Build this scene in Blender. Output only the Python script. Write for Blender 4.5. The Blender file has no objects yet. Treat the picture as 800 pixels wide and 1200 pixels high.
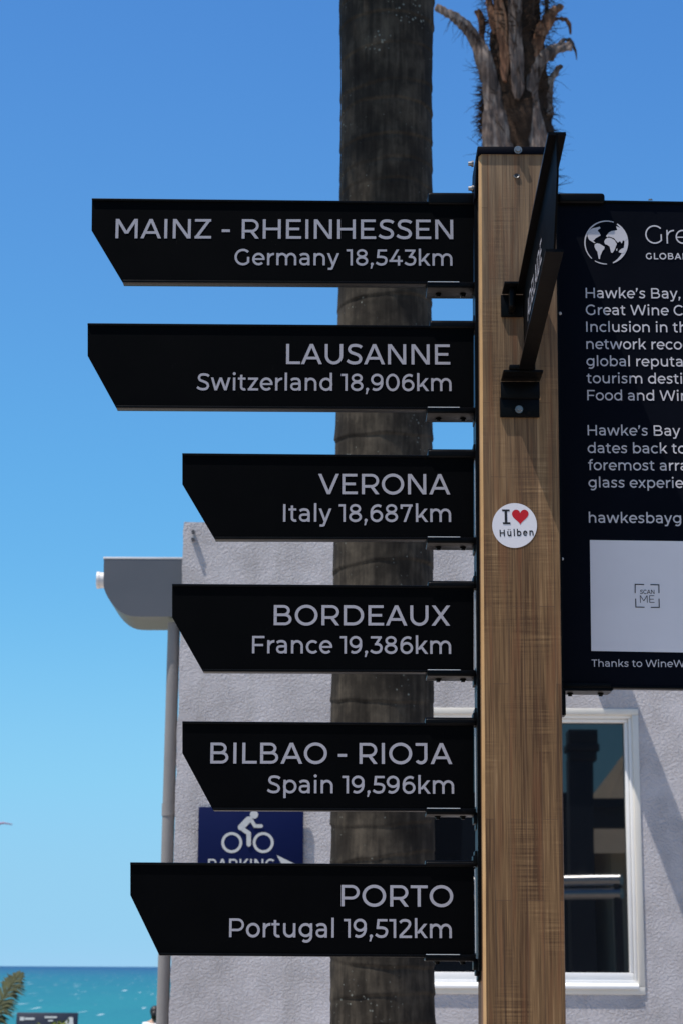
import bpy, bmesh, math, random
from mathutils import Vector, Matrix, noise as mnoise
R = math.radians
PI = math.pi
random.seed(7)
S = bpy.context.scene
C = S.collection

# ------------------------------------------------------------------ camera
F, CX, CY = 2400.0, 400.0, 600.0            # focal length and centre in photograph pixels (800 x 1200)
EYE = Vector((0, 0, 1.6))
PITCH, ROLL = math.atan(534 / F), R(0.3)
fw = Vector((0, math.cos(PITCH), math.sin(PITCH)))
up0 = Vector((0, -math.sin(PITCH), math.cos(PITCH)))
rt0 = Vector((1, 0, 0))
rt = rt0 * math.cos(ROLL) + up0 * math.sin(ROLL)
up = up0 * math.cos(ROLL) - rt0 * math.sin(ROLL)
cd = bpy.data.cameras.new('camera')
cam = bpy.data.objects.new('camera', cd)
C.objects.link(cam)
M = Matrix((rt, up, -fw)).transposed().to_4x4()
M.translation = EYE
cam.matrix_world = M
cd.sensor_fit = 'VERTICAL'
cd.sensor_height = 36
cd.sensor_width = 24
cd.lens = 36 * F / 1200
cd.clip_start = 0.05
cd.clip_end = 60000
cd.dof.use_dof = True
cd.dof.focus_distance = 3.75
cd.dof.aperture_fstop = 15
S.camera = cam

# ------------------------------------------------------------------ sky, sun, exposure
SUN = Vector((-0.335, -0.160, 0.929)).normalized()
w = bpy.data.worlds.new('World')
S.world = w
w.use_nodes = True
nt = w.node_tree
sky = nt.nodes.new('ShaderNodeTexSky')
sky.sky_type = 'NISHITA'
sky.sun_disc = False
sky.sun_elevation = math.asin(SUN.z)
sky.sun_rotation = math.atan2(SUN.x, SUN.y)
sky.altitude = 0
sky.air_density = 0.6
sky.dust_density = 0.0
sky.ozone_density = 8.0
# grade of the clear sky: deep saturated blue overhead, pale cyan at the horizon
sepc = nt.nodes.new('ShaderNodeSeparateColor')
comb = nt.nodes.new('ShaderNodeCombineColor')
nt.links.new(sky.outputs[0], sepc.inputs[0])
for i, pts in enumerate((((0, 0), (.054, .074), (.067, .098), (.10, .136), (.203, .262), (.503, .325), (1, .5)),
                         ((0, 0), (.109, .246), (.137, .319), (.20, .440), (.376, .622), (.677, .630), (1, .75)),
                         ((0, 0), (.252, .638), (.309, .730), (.425, .831), (.657, .900), (.758, .875), (1, .9)))):
    m1 = nt.nodes.new('ShaderNodeMath')
    m1.operation = 'MULTIPLY'
    m1.inputs[1].default_value = 0.1
    fc = nt.nodes.new('ShaderNodeFloatCurve')
    cv = fc.mapping.curves[0]
    cv.points[0].location = pts[0]
    cv.points[1].location = pts[-1]
    for q in pts[1:-1]:
        cv.points.new(*q)
    for q in cv.points:
        q.handle_type = 'AUTO_CLAMPED'
    fc.mapping.update()
    m3 = nt.nodes.new('ShaderNodeMath')
    m3.operation = 'MULTIPLY'
    m3.inputs[1].default_value = 10
    nt.links.new(sepc.outputs[i], m1.inputs[0])
    nt.links.new(m1.outputs[0], fc.inputs['Value'])
    nt.links.new(fc.outputs[0], m3.inputs[0])
    nt.links.new(m3.outputs[0], comb.inputs[i])
bg = nt.nodes['Background']
bg.inputs['Strength'].default_value = 0.075
nt.links.new(comb.outputs[0], bg.inputs[0])
sl = bpy.data.lights.new('sun', 'SUN')
sl.energy = 5.0
sl.angle = R(0.5)
sl.color = (1, 0.93, 0.85)
so = bpy.data.objects.new('sun', sl)
C.objects.link(so)
so.rotation_euler = (-SUN).to_track_quat('-Z', 'Y').to_euler()
S.view_settings.view_transform = 'Standard'
S.view_settings.look = 'None'
S.view_settings.gamma = 1
S.view_settings.exposure = 0.415
S.view_settings.use_curve_mapping = False


def P(px, py, Y):
    """world point seen at photograph pixel (px, py) at depth Y"""
    d = rt * ((px - CX) / F) + fw + up * ((CY - py) / F)
    return EYE + d * (Y / d.y)


def XZ(px, py, Y):
    p = P(px, py, Y)
    return (p.x, p.z)


# ------------------------------------------------------------------ materials
def new_mat(name):
    m = bpy.data.materials.new(name)
    m.use_nodes = True
    t = m.node_tree
    return m, t, t.nodes['Principled BSDF']


def nd(t, kind, **kw):
    n = t.nodes.new(kind)
    for k, v in kw.items():
        if k.startswith('_'):
            setattr(n, k[1:], v)
        else:
            n.inputs[k.replace('__', ' ')].default_value = v
    return n


def ramp(t, stops):
    n = t.nodes.new('ShaderNodeValToRGB')
    e = n.color_ramp.elements
    while len(e) < len(stops):
        e.new(0.5)
    for i, (p, c) in enumerate(stops):
        e[i].position = p
        e[i].color = (c[0], c[1], c[2], 1) if hasattr(c, '__len__') else (c, c, c, 1)
    return n


def coords(t, scale=(1, 1, 1), which='Object', rot=(0, 0, 0)):
    tc = t.nodes.new('ShaderNodeTexCoord')
    mp = t.nodes.new('ShaderNodeMapping')
    mp.inputs['Scale'].default_value = scale
    mp.inputs['Rotation'].default_value = rot
    t.links.new(tc.outputs[which], mp.inputs[0])
    return mp.outputs[0]


def pbr(name, col, rough=0.5, spec=0.5, metal=0.0, var=0.12, vs=12.0, bump=0.0, bs=80.0, rvar=0.1, bdist=0.002):
    m, t, b = new_mat(name)
    L = t.links.new
    v = coords(t)
    n = nd(t, 'ShaderNodeTexNoise', Scale=vs, Detail=6, Roughness=0.6)
    L(v, n.inputs['Vector'])
    r = ramp(t, [(0.3, [c * (1 - var) for c in col]), (0.7, [min(1, c * (1 + var)) for c in col])])
    L(n.outputs['Fac'], r.inputs[0])
    L(r.outputs[0], b.inputs['Base Color'])
    mr = nd(t, 'ShaderNodeMapRange')
    mr.inputs['To Min'].default_value = max(0.02, rough - rvar)
    mr.inputs['To Max'].default_value = min(1, rough + rvar)
    L(n.outputs['Fac'], mr.inputs['Value'])
    L(mr.outputs[0], b.inputs['Roughness'])
    b.inputs['Specular IOR Level'].default_value = spec
    b.inputs['Metallic'].default_value = metal
    if bump:
        n2 = nd(t, 'ShaderNodeTexNoise', Scale=bs, Detail=5)
        L(v, n2.inputs['Vector'])
        bp = nd(t, 'ShaderNodeBump', Strength=bump, Distance=bdist)
        L(n2.outputs['Fac'], bp.inputs['Height'])
        L(bp.outputs[0], b.inputs['Normal'])
    return m


def mat_sign(name, col, spec):
    """powder coated sheet: orange-peel bump, dust specks, faint smears in the gloss"""
    m, t, b = new_mat(name)
    L = t.links.new
    v = coords(t)
    n = nd(t, 'ShaderNodeTexNoise', Scale=5, Detail=8, Roughness=0.65)
    L(v, n.inputs['Vector'])
    sp = nd(t, 'ShaderNodeTexVoronoi', Scale=95)
    L(v, sp.inputs['Vector'])
    dr = ramp(t, [(0.03, 1), (0.07, 0)])
    L(sp.outputs['Distance'], dr.inputs[0])
    gate = ramp(t, [(0.56, 0), (0.62, 1)])
    n3 = nd(t, 'ShaderNodeTexNoise', Scale=23, Detail=2)
    L(v, n3.inputs['Vector'])
    L(n3.outputs['Fac'], gate.inputs[0])
    mu = nd(t, 'ShaderNodeMath', _operation='MULTIPLY')
    L(dr.outputs[0], mu.inputs[0])
    L(gate.outputs[0], mu.inputs[1])
    mx = nd(t, 'ShaderNodeMix', _data_type='RGBA')
    L(mu.outputs[0], mx.inputs[0])
    r = ramp(t, [(0.3, [c * 0.75 for c in col]), (0.75, [c * 1.35 for c in col])])
    L(n.outputs['Fac'], r.inputs[0])
    L(r.outputs[0], mx.inputs[6])
    mx.inputs[7].default_value = (0.02, 0.019, 0.017, 1)
    L(mx.outputs[2], b.inputs['Base Color'])
    mr = nd(t, 'ShaderNodeMapRange')
    mr.inputs['To Min'].default_value = 0.42
    mr.inputs['To Max'].default_value = 0.68
    L(n.outputs['Fac'], mr.inputs['Value'])
    L(mr.outputs[0], b.inputs['Roughness'])
    b.inputs['Specular IOR Level'].default_value = spec
    n2 = nd(t, 'ShaderNodeTexNoise', Scale=420, Detail=2)
    L(v, n2.inputs['Vector'])
    bp = nd(t, 'ShaderNodeBump', Strength=0.08, Distance=0.0004)
    L(n2.outputs['Fac'], bp.inputs['Height'])
    L(bp.outputs[0], b.inputs['Normal'])
    return m


def mat_wood():
    """laminated timber: staves, end joints, long grain, fine cross saw marks"""
    m, t, b = new_mat('timber')
    L = t.links.new
    tc = t.nodes.new('ShaderNodeTexCoord')
    sep = t.nodes.new('ShaderNodeSeparateXYZ')
    L(tc.outputs['Object'], sep.inputs[0])
    # staves: brick texture in (z, x)
    cmb = t.nodes.new('ShaderNodeCombineXYZ')
    L(sep.outputs['Z'], cmb.inputs[0])
    ax = nd(t, 'ShaderNodeMath', _operation='ADD')
    L(sep.outputs['X'], ax.inputs[0])
    L(sep.outputs['Y'], ax.inputs[1])
    L(ax.outputs[0], cmb.inputs[1])
    br = nd(t, 'ShaderNodeTexBrick', Scale=1.0)
    br.inputs['Brick Width'].default_value = 0.37
    br.inputs['Row Height'].default_value = 0.0275
    br.inputs['Mortar Size'].default_value = 0.0007
    br.inputs['Mortar Smooth'].default_value = 0.6
    br.inputs['Bias'].default_value = 0
    br.inputs['Color1'].default_value = (0.0, 0, 0, 1)
    br.inputs['Color2'].default_value = (1, 1, 1, 1)
    br.inputs['Mortar'].default_value = (0.45, 0.45, 0.45, 1)
    br.offset = 0.37
    br.offset_frequency = 2
    L(cmb.outputs[0], br.inputs['Vector'])
    # grain
    mp = t.nodes.new('ShaderNodeMapping')
    mp.inputs['Scale'].default_value = (95, 95, 3.2)
    L(tc.outputs['Object'], mp.inputs[0])
    g = nd(t, 'ShaderNodeTexNoise', Scale=1.0, Detail=7, Roughness=0.62, Distortion=0.5)
    L(mp.outputs[0], g.inputs['Vector'])
    mp2 = t.nodes.new('ShaderNodeMapping')
    mp2.inputs['Scale'].default_value = (22, 22, 1.3)
    L(tc.outputs['Object'], mp2.inputs[0])
    bl = nd(t, 'ShaderNodeTexNoise', Scale=1.0, Detail=4)
    L(mp2.outputs[0], bl.inputs['Vector'])
    # saw marks
    mp3 = t.nodes.new('ShaderNodeMapping')
    mp3.inputs['Scale'].default_value = (9, 9, 330)
    L(tc.outputs['Object'], mp3.inputs[0])
    sw = nd(t, 'ShaderNodeTexNoise', Scale=1.0, Detail=3)
    L(mp3.outputs[0], sw.inputs['Vector'])
    mp4 = t.nodes.new('ShaderNodeMapping')
    mp4.inputs['Scale'].default_value = (14, 14, 7)
    L(tc.outputs['Object'], mp4.inputs[0])
    sg = nd(t, 'ShaderNodeTexNoise', Scale=1.0, Detail=2)
    L(mp4.outputs[0], sg.inputs['Vector'])
    sgr = ramp(t, [(0.48, 0), (0.62, 1)])
    L(sg.outputs['Fac'], sgr.inputs[0])
    swc = nd(t, 'ShaderNodeMath', _operation='SUBTRACT')
    L(sw.outputs['Fac'], swc.inputs[0])
    swc.inputs[1].default_value = 0.5
    saw = nd(t, 'ShaderNodeMath', _operation='MULTIPLY')
    L(swc.outputs[0], saw.inputs[0])
    L(sgr.outputs[0], saw.inputs[1])
    # combine
    a1 = nd(t, 'ShaderNodeMath', _operation='MULTIPLY')
    L(br.outputs['Color'], a1.inputs[0])
    a1.inputs[1].default_value = 0.30
    a2 = nd(t, 'ShaderNodeMath', _operation='MULTIPLY_ADD')
    L(g.outputs['Fac'], a2.inputs[0])
    a2.inputs[1].default_value = 0.75
    L(a1.outputs[0], a2.inputs[2])
    mpf = t.nodes.new('ShaderNodeMapping')
    mpf.inputs['Scale'].default_value = (330, 330, 7)
    L(tc.outputs['Object'], mpf.inputs[0])
    gf = nd(t, 'ShaderNodeTexNoise', Scale=1.0, Detail=3, Roughness=0.6)
    L(mpf.outputs[0], gf.inputs['Vector'])
    gm = nd(t, 'ShaderNodeMath', _operation='MULTIPLY_ADD')
    L(gf.outputs['Fac'], gm.inputs[0])
    gm.inputs[1].default_value = 1.35
    L(a2.outputs[0], gm.inputs[2])
    gs = nd(t, 'ShaderNodeMath', _operation='SUBTRACT')
    L(gm.outputs[0], gs.inputs[0])
    gs.inputs[1].default_value = 0.675
    a2 = gs
    a3 = nd(t, 'ShaderNodeMath', _operation='MULTIPLY_ADD')
    L(bl.outputs['Fac'], a3.inputs[0])
    a3.inputs[1].default_value = 0.5
    L(a2.outputs[0], a3.inputs[2])
    a4 = nd(t, 'ShaderNodeMath', _operation='MULTIPLY_ADD')
    L(saw.outputs[0], a4.inputs[0])
    a4.inputs[1].default_value = 0.95
    L(a3.outputs[0], a4.inputs[2])
    cr = ramp(t, [(0.34, (0.066, 0.032, 0.013)), (0.68, (0.190, 0.108, 0.047)), (0.96, (0.35, 0.222, 0.112))])
    mr = nd(t, 'ShaderNodeMapRange')
    mr.inputs['From Min'].default_value = 0.02
    mr.inputs['From Max'].default_value = 1.48
    L(a4.outputs[0], mr.inputs['Value'])
    L(mr.outputs[0], cr.inputs[0])
    # weathered pale end towards the top of the post
    wz = nd(t, 'ShaderNodeMapRange')
    wz.inputs['From Min'].default_value = 2.25
    wz.inputs['From Max'].default_value = 3.05
    L(sep.outputs['Z'], wz.inputs['Value'])
    wf = nd(t, 'ShaderNodeMath', _operation='MULTIPLY')
    L(wz.outputs[0], wf.inputs[0])
    wf.inputs[1].default_value = 0.42
    mx = nd(t, 'ShaderNodeMix', _data_type='RGBA')
    L(wf.outputs[0], mx.inputs[0])
    L(cr.outputs[0], mx.inputs[6])
    wr = ramp(t, [(0.35, (0.13, 0.092, 0.060)), (0.7, (0.34, 0.255, 0.170))])
    L(g.outputs['Fac'], wr.inputs[0])
    L(wr.outputs[0], mx.inputs[7])
    # rusty streaks and fine dark drying checks along the grain
    mps = t.nodes.new('ShaderNodeMapping')
    mps.inputs['Scale'].default_value = (70, 70, 4)
    L(tc.outputs['Object'], mps.inputs[0])
    rs = nd(t, 'ShaderNodeTexNoise', Scale=1.0, Detail=3)
    L(mps.outputs[0], rs.inputs['Vector'])
    rsr = ramp(t, [(0.52, 0), (0.68, 0.55)])
    L(rs.outputs['Fac'], rsr.inputs[0])
    mxr = nd(t, 'ShaderNodeMix', _data_type='RGBA')
    L(rsr.outputs[0], mxr.inputs[0])
    L(mx.outputs[2], mxr.inputs[6])
    mxr.inputs[7].default_value = (0.150, 0.062, 0.026, 1)
    mpc = t.nodes.new('ShaderNodeMapping')
    mpc.inputs['Scale'].default_value = (240, 240, 2.2)
    mpc.inputs['Location'].default_value = (3, 7, 1)
    L(tc.outputs['Object'], mpc.inputs[0])
    ck = nd(t, 'ShaderNodeTexNoise', Scale=1.0, Detail=2)
    L(mpc.outputs[0], ck.inputs['Vector'])
    ckr = ramp(t, [(0.68, 0), (0.74, 0.8)])
    L(ck.outputs['Fac'], ckr.inputs[0])
    mxc = nd(t, 'ShaderNodeMix', _data_type='RGBA')
    L(ckr.outputs[0], mxc.inputs[0])
    L(mxr.outputs[2], mxc.inputs[6])
    mxc.inputs[7].default_value = (0.035, 0.02, 0.012, 1)
    mx = mxc
    # joint lines
    jl = nd(t, 'ShaderNodeMix', _data_type='RGBA')
    jf = nd(t, 'ShaderNodeMath', _operation='MULTIPLY')
    L(br.outputs['Fac'], jf.inputs[0])
    jf.inputs[1].default_value = 0.85
    L(jf.outputs[0], jl.inputs[0])
    L(mx.outputs[2], jl.inputs[6])
    jl.inputs[7].default_value = (0.09, 0.05, 0.028, 1)
    L(jl.outputs[2], b.inputs['Base Color'])
    b.inputs['Roughness'].default_value = 0.75
    b.inputs['Specular IOR Level'].default_value = 0.25
    bp = nd(t, 'ShaderNodeBump', Strength=0.35, Distance=0.0012)
    L(a4.outputs[0], bp.inputs['Height'])
    L(bp.outputs[0], b.inputs['Normal'])
    return m


def mat_stucco():
    m, t, b = new_mat('white_stucco')
    L = t.links.new
    v = coords(t)
    vs = coords(t, (1.0, 1.0, 1.15), rot=(0, R(25), 0))
    n1 = nd(t, 'ShaderNodeTexNoise', Scale=74, Detail=4, Roughness=0.6, Distortion=0.0)
    L(vs, n1.inputs['Vector'])
    n2 = nd(t, 'ShaderNodeTexNoise', Scale=15, Detail=4, Roughness=0.5)
    L(v, n2.inputs['Vector'])
    n3 = nd(t, 'ShaderNodeTexNoise', Scale=170, Detail=3)
    L(v, n3.inputs['Vector'])
    pt = nd(t, 'ShaderNodeTexNoise', Scale=5.5, Detail=4)
    L(v, pt.inputs['Vector'])
    pr = ramp(t, [(0.35, 0.30), (0.68, 1.0)])
    L(pt.outputs['Fac'], pr.inputs[0])
    blob = ramp(t, [(0.40, 0), (0.62, 1)])
    L(n1.outputs['Fac'], blob.inputs[0])
    m0 = nd(t, 'ShaderNodeMath', _operation='MULTIPLY')
    L(blob.outputs[0], m0.inputs[0])
    L(pr.outputs[0], m0.inputs[1])
    a = nd(t, 'ShaderNodeMath', _operation='MULTIPLY_ADD')
    L(n2.outputs['Fac'], a.inputs[0])
    a.inputs[1].default_value = 0.8
    L(m0.outputs[0], a.inputs[2])
    a2 = nd(t, 'ShaderNodeMath', _operation='MULTIPLY_ADD')
    L(n3.outputs['Fac'], a2.inputs[0])
    a2.inputs[1].default_value = 0.45
    L(a.outputs[0], a2.inputs[2])
    bp = nd(t, 'ShaderNodeBump', Strength=1.0, Distance=0.0072)
    L(a2.outputs[0], bp.inputs['Height'])
    L(bp.outputs[0], b.inputs['Normal'])
    dn = nd(t, 'ShaderNodeTexNoise', Scale=1.4, Detail=6)
    L(coords(t, (1, 1, 0.35)), dn.inputs['Vector'])
    r = ramp(t, [(0.3, (0.43, 0.415, 0.43)), (0.7, (0.54, 0.52, 0.54))])
    L(dn.outputs['Fac'], r.inputs[0])
    # faint rain streaks and grime
    sn = nd(t, 'ShaderNodeTexNoise', Scale=1, Detail=5, Roughness=0.6)
    L(coords(t, (8, 8, 0.55)), sn.inputs['Vector'])
    sr = ramp(t, [(0.54, 0), (0.74, 0.42)])
    L(sn.outputs['Fac'], sr.inputs[0])
    sm = nd(t, 'ShaderNodeMix', _data_type='RGBA')
    L(sr.outputs[0], sm.inputs[0])
    L(r.outputs[0], sm.inputs[6])
    sm.inputs[7].default_value = (0.31, 0.295, 0.285, 1)
    L(sm.outputs[2], b.inputs['Base Color'])
    b.inputs['Roughness'].default_value = 0.85
    b.inputs['Specular IOR Level'].default_value = 0.2
    return m


def mat_trunk():
    m, t, b = new_mat('palm_bark')
    L = t.links.new
    v = coords(t)
    n = nd(t, 'ShaderNodeTexNoise', Scale=5, Detail=8, Roughness=0.65)
    L(coords(t, (1.3, 1.3, 1.0)), n.inputs['Vector'])
    st = nd(t, 'ShaderNodeTexNoise', Scale=1, Detail=5)
    L(coords(t, (55, 55, 5)), st.inputs['Vector'])
    a = nd(t, 'ShaderNodeMath', _operation='MULTIPLY_ADD')
    L(st.outputs['Fac'], a.inputs[0])
    a.inputs[1].default_value = 0.45
    L(n.outputs['Fac'], a.inputs[2])
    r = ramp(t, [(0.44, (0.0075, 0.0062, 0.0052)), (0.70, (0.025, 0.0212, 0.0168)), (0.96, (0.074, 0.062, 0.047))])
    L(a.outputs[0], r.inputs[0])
    sp = nd(t, 'ShaderNodeTexVoronoi', Scale=48)
    L(v, sp.inputs['Vector'])
    gn = nd(t, 'ShaderNodeTexNoise', Scale=4.5, Detail=5, Roughness=0.7)
    L(v, gn.inputs['Vector'])
    gr = ramp(t, [(0.46, 0), (0.74, 0.42)])
    L(gn.outputs['Fac'], gr.inputs[0])
    df = nd(t, 'ShaderNodeMath', _operation='SUBTRACT')
    L(gr.outputs[0], df.inputs[0])
    L(sp.outputs['Distance'], df.inputs[1])
    mu = nd(t, 'ShaderNodeMath', _operation='MULTIPLY', _use_clamp=True)
    L(df.outputs[0], mu.inputs[0])
    mu.inputs[1].default_value = 9.0
    mx = nd(t, 'ShaderNodeMix', _data_type='RGBA')
    L(mu.outputs[0], mx.inputs[0])
    L(r.outputs[0], mx.inputs[6])
    mx.inputs[7].default_value = (0.15, 0.16, 0.14, 1)
    # paler grey towards the ground
    L(mx.outputs[2], b.inputs['Base Color'])
    b.inputs['Roughness'].default_value = 0.85
    b.inputs['Specular IOR Level'].default_value = 0.08
    bp = nd(t, 'ShaderNodeBump', Strength=0.5, Distance=0.01)
    L(a.outputs[0], bp.inputs['Height'])
    L(bp.outputs[0], b.inputs['Normal'])
    return m


def mat_streaks(name, c0, c1, c2):
    m, t, b = new_mat(name)
    L = t.links.new
    n = nd(t, 'ShaderNodeTexNoise', Scale=1, Detail=7, Roughness=0.65, Distortion=0.3)
    L(coords(t, (34, 34, 3.2)), n.inputs['Vector'])
    n2 = nd(t, 'ShaderNodeTexNoise', Scale=5, Detail=4)
    L(coords(t), n2.inputs['Vector'])
    a = nd(t, 'ShaderNodeMath', _operation='MULTIPLY_ADD')
    L(n2.outputs['Fac'], a.inputs[0])
    a.inputs[1].default_value = 0.7
    L(n.outputs['Fac'], a.inputs[2])
    r = ramp(t, [(0.62, c0), (0.86, c1), (1.0, c2)])
    L(a.outputs[0], r.inputs[0])
    L(r.outputs[0], b.inputs['Base Color'])
    b.inputs['Roughness'].default_value = 0.8
    b.inputs['Specular IOR Level'].default_value = 0.2
    bp = nd(t, 'ShaderNodeBump', Strength=0.7, Distance=0.012)
    L(n.outputs['Fac'], bp.inputs['Height'])
    L(bp.outputs[0], b.inputs['Normal'])
    return m


def mat_sea():
    m, t, b = new_mat('sea_water')
    L = t.links.new
    tc = t.nodes.new('ShaderNodeTexCoord')
    sep = t.nodes.new('ShaderNodeSeparateXYZ')
    L(tc.outputs['Object'], sep.inputs[0])
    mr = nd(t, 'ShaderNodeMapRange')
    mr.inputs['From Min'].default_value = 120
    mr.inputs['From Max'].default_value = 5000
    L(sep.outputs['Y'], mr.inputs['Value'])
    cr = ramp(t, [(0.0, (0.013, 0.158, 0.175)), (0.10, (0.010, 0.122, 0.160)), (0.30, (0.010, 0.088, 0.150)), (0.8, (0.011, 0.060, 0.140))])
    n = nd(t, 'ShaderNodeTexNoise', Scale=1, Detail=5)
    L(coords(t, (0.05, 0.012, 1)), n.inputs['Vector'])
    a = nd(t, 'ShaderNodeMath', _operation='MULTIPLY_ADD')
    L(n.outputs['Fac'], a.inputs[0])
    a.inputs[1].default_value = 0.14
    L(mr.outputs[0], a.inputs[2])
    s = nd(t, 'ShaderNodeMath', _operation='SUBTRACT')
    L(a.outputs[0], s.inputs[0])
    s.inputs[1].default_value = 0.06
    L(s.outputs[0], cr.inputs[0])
    fo = nd(t, 'ShaderNodeTexNoise', Scale=1, Detail=3, Roughness=0.55)
    L(coords(t, (0.75, 0.035, 1)), fo.inputs['Vector'])
    fr = ramp(t, [(0.66, 0), (0.72, 1)])
    L(fo.outputs['Fac'], fr.inputs[0])
    mx = nd(t, 'ShaderNodeMix', _data_type='RGBA')
    L(fr.outputs[0], mx.inputs[0])
    L(cr.outputs[0], mx.inputs[6])
    mx.inputs[7].default_value = (0.75, 0.8, 0.8, 1)
    L(mx.outputs[2], b.inputs['Base Color'])
    b.inputs['Roughness'].default_value = 0.45
    b.inputs['Specular IOR Level'].default_value = 0.12
    w1 = nd(t, 'ShaderNodeTexNoise', Scale=1, Detail=6)
    L(coords(t, (0.5, 0.25, 1)), w1.inputs['Vector'])
    bp = nd(t, 'ShaderNodeBump', Strength=0.6, Distance=0.5)
    L(w1.outputs['Fac'], bp.inputs['Height'])
    L(bp.outputs[0], b.inputs['Normal'])
    return m


def mat_glass():
    m, t, b = new_mat('window_glass')
    L = t.links.new
    b.inputs['Base Color'].default_value = (0.004, 0.005, 0.007, 1)
    b.inputs['Roughness'].default_value = 0.012
    b.inputs['IOR'].default_value = 1.74
    n = nd(t, 'ShaderNodeTexNoise', Scale=1.3, Detail=1)
    L(coords(t), n.inputs['Vector'])
    bp = nd(t, 'ShaderNodeBump', Strength=0.08, Distance=0.004)
    L(n.outputs['Fac'], bp.inputs['Height'])
    L(bp.outputs[0], b.inputs['Normal'])
    return m


MT = dict(
    black=mat_sign('black_powder_coat', (0.0010, 0.0011, 0.0014), 0.03),
    navy=mat_sign('dark_navy_panel', (0.0016, 0.0022, 0.0052), 0.05),
    bracket=pbr('black_bracket_steel', (0.0024, 0.0024, 0.0028), 0.34, 0.07, vs=30, bump=0.15, bs=300, bdist=0.0006),
    vinyl=pbr('pale_grey_vinyl', (0.31, 0.30, 0.33), 0.5, 0.3, var=0.04, vs=30),
    panelvinyl=pbr('white_vinyl', (0.50, 0.48, 0.50), 0.5, 0.3, var=0.04, vs=30),
    label=pbr('white_label_film', (0.62, 0.60, 0.62), 0.45, 0.3, var=0.03, vs=9),
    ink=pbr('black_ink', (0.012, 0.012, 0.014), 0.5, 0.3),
    red=pbr('red_ink', (0.42, 0.008, 0.014), 0.45, 0.3, var=0.05),
    wood=mat_wood(),
    arris=pbr('sunlit_arris_timber', (0.38, 0.235, 0.11), 0.7, 0.2, var=0.2, vs=9),  # golden sunlit edge of the post put into the timber colour
    steel=pbr('stainless_steel', (0.24, 0.235, 0.23), 0.42, 0.5, 0.85, vs=60),
    raw=pbr('raw_aluminium_edge', (0.55, 0.55, 0.55), 0.45, 0.5, 0.3, vs=60),
    stucco=mat_stucco(),
    white=pbr('white_frame_paint', (0.72, 0.72, 0.71), 0.35, 0.4, var=0.03, vs=5, bump=0.1, bs=40),
    cream=pbr('cream_window_paint', (0.62, 0.59, 0.53), 0.4, 0.4, var=0.04, vs=6),
    grey=pbr('grey_painted_metal', (0.090, 0.094, 0.106), 0.4, 0.4, var=0.06, vs=4, bump=0.05, bs=20),
    pipe=pbr('grey_downpipe_paint', (0.19, 0.18, 0.175), 0.45, 0.4, var=0.08, vs=4),
    spout=pbr('white_spout_plastic', (0.6, 0.6, 0.6), 0.4, 0.4, var=0.05),
    blue=pbr('blue_sign_face', (0.0028, 0.0070, 0.046), 0.55, 0.08, var=0.06, vs=3),
    boardblue=pbr('dark_blue_board', (0.006, 0.012, 0.03), 0.5, 0.3, var=0.1, vs=3),
    signgrey=pbr('reflective_grey_white', (0.46, 0.47, 0.47), 0.5, 0.3, var=0.04),
    trunk=mat_trunk(),
    fibre=pbr('brown_palm_fibre', (0.035, 0.021, 0.014), 0.9, 0.1, var=0.45, vs=9, bump=0.8, bs=60, bdist=0.02),
    boot=mat_streaks('dry_frond_base', (0.028, 0.019, 0.015), (0.125, 0.088, 0.072), (0.26, 0.20, 0.165)),
    bootred=mat_streaks('rusty_dry_frond', (0.035, 0.016, 0.009), (0.15, 0.068, 0.036), (0.26, 0.14, 0.08)),
    leaf=pbr('palm_leaf', (0.055, 0.085, 0.03), 0.5, 0.35, var=0.35, vs=3),
    olive=pbr('dry_olive_leaf', (0.075, 0.078, 0.035), 0.6, 0.25, var=0.45, vs=9),
    hedge=pbr('yellow_green_leaf', (0.16, 0.17, 0.03), 0.6, 0.3, var=0.4, vs=6),
    sea=mat_sea(),
    glass=mat_glass(),
    grass=pbr('grass', (0.07, 0.11, 0.03), 0.9, 0.1, var=0.35, vs=1.5, bump=0.6, bs=20, bdist=0.05),
    sand=pbr('beach_shingle', (0.20, 0.18, 0.15), 0.9, 0.2, var=0.3, vs=2, bump=0.6, bs=30, bdist=0.03),
    concrete=pbr('pale_paving', (0.50, 0.43, 0.37), 0.85, 0.25, var=0.12, vs=1.5, bump=0.3, bs=60),
    asphalt=pbr('worn_pale_asphalt', (0.20, 0.185, 0.17), 0.9, 0.25, var=0.2, vs=6, bump=0.4, bs=120),
    beige=pbr('beige_house_wall', (0.86, 0.77, 0.63), 0.85, 0.2, var=0.06, vs=2),
    slate=pbr('dark_roof_metal', (0.05, 0.055, 0.065), 0.5, 0.4, var=0.1, vs=3),
    darkmetal=pbr('dark_painted_column', (0.06, 0.06, 0.065), 0.5, 0.4, var=0.1, vs=3),
    rail=pbr('brushed_steel_tube', (0.9, 0.9, 0.9), 0.3, 0.5, 1.0, var=0.03, rvar=0.03),
    skin=pbr('skin', (0.45, 0.27, 0.19), 0.6, 0.3, var=0.05),
    hair=pbr('dark_hair', (0.012, 0.008, 0.007), 0.5, 0.4, var=0.3, vs=30),
    shirt=pbr('white_shirt', (0.75, 0.74, 0.74), 0.85, 0.2, var=0.04),
    jeans=pbr('dark_blue_cloth', (0.02, 0.025, 0.06), 0.9, 0.2, var=0.1),
    feather=pbr('pinkish_grey_feathers', (0.34, 0.19, 0.28), 0.8, 0.2, var=0.15),
    gold=pbr('roof_flashing', (0.3, 0.3, 0.31), 0.5, 0.5, var=0.1),
)


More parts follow.
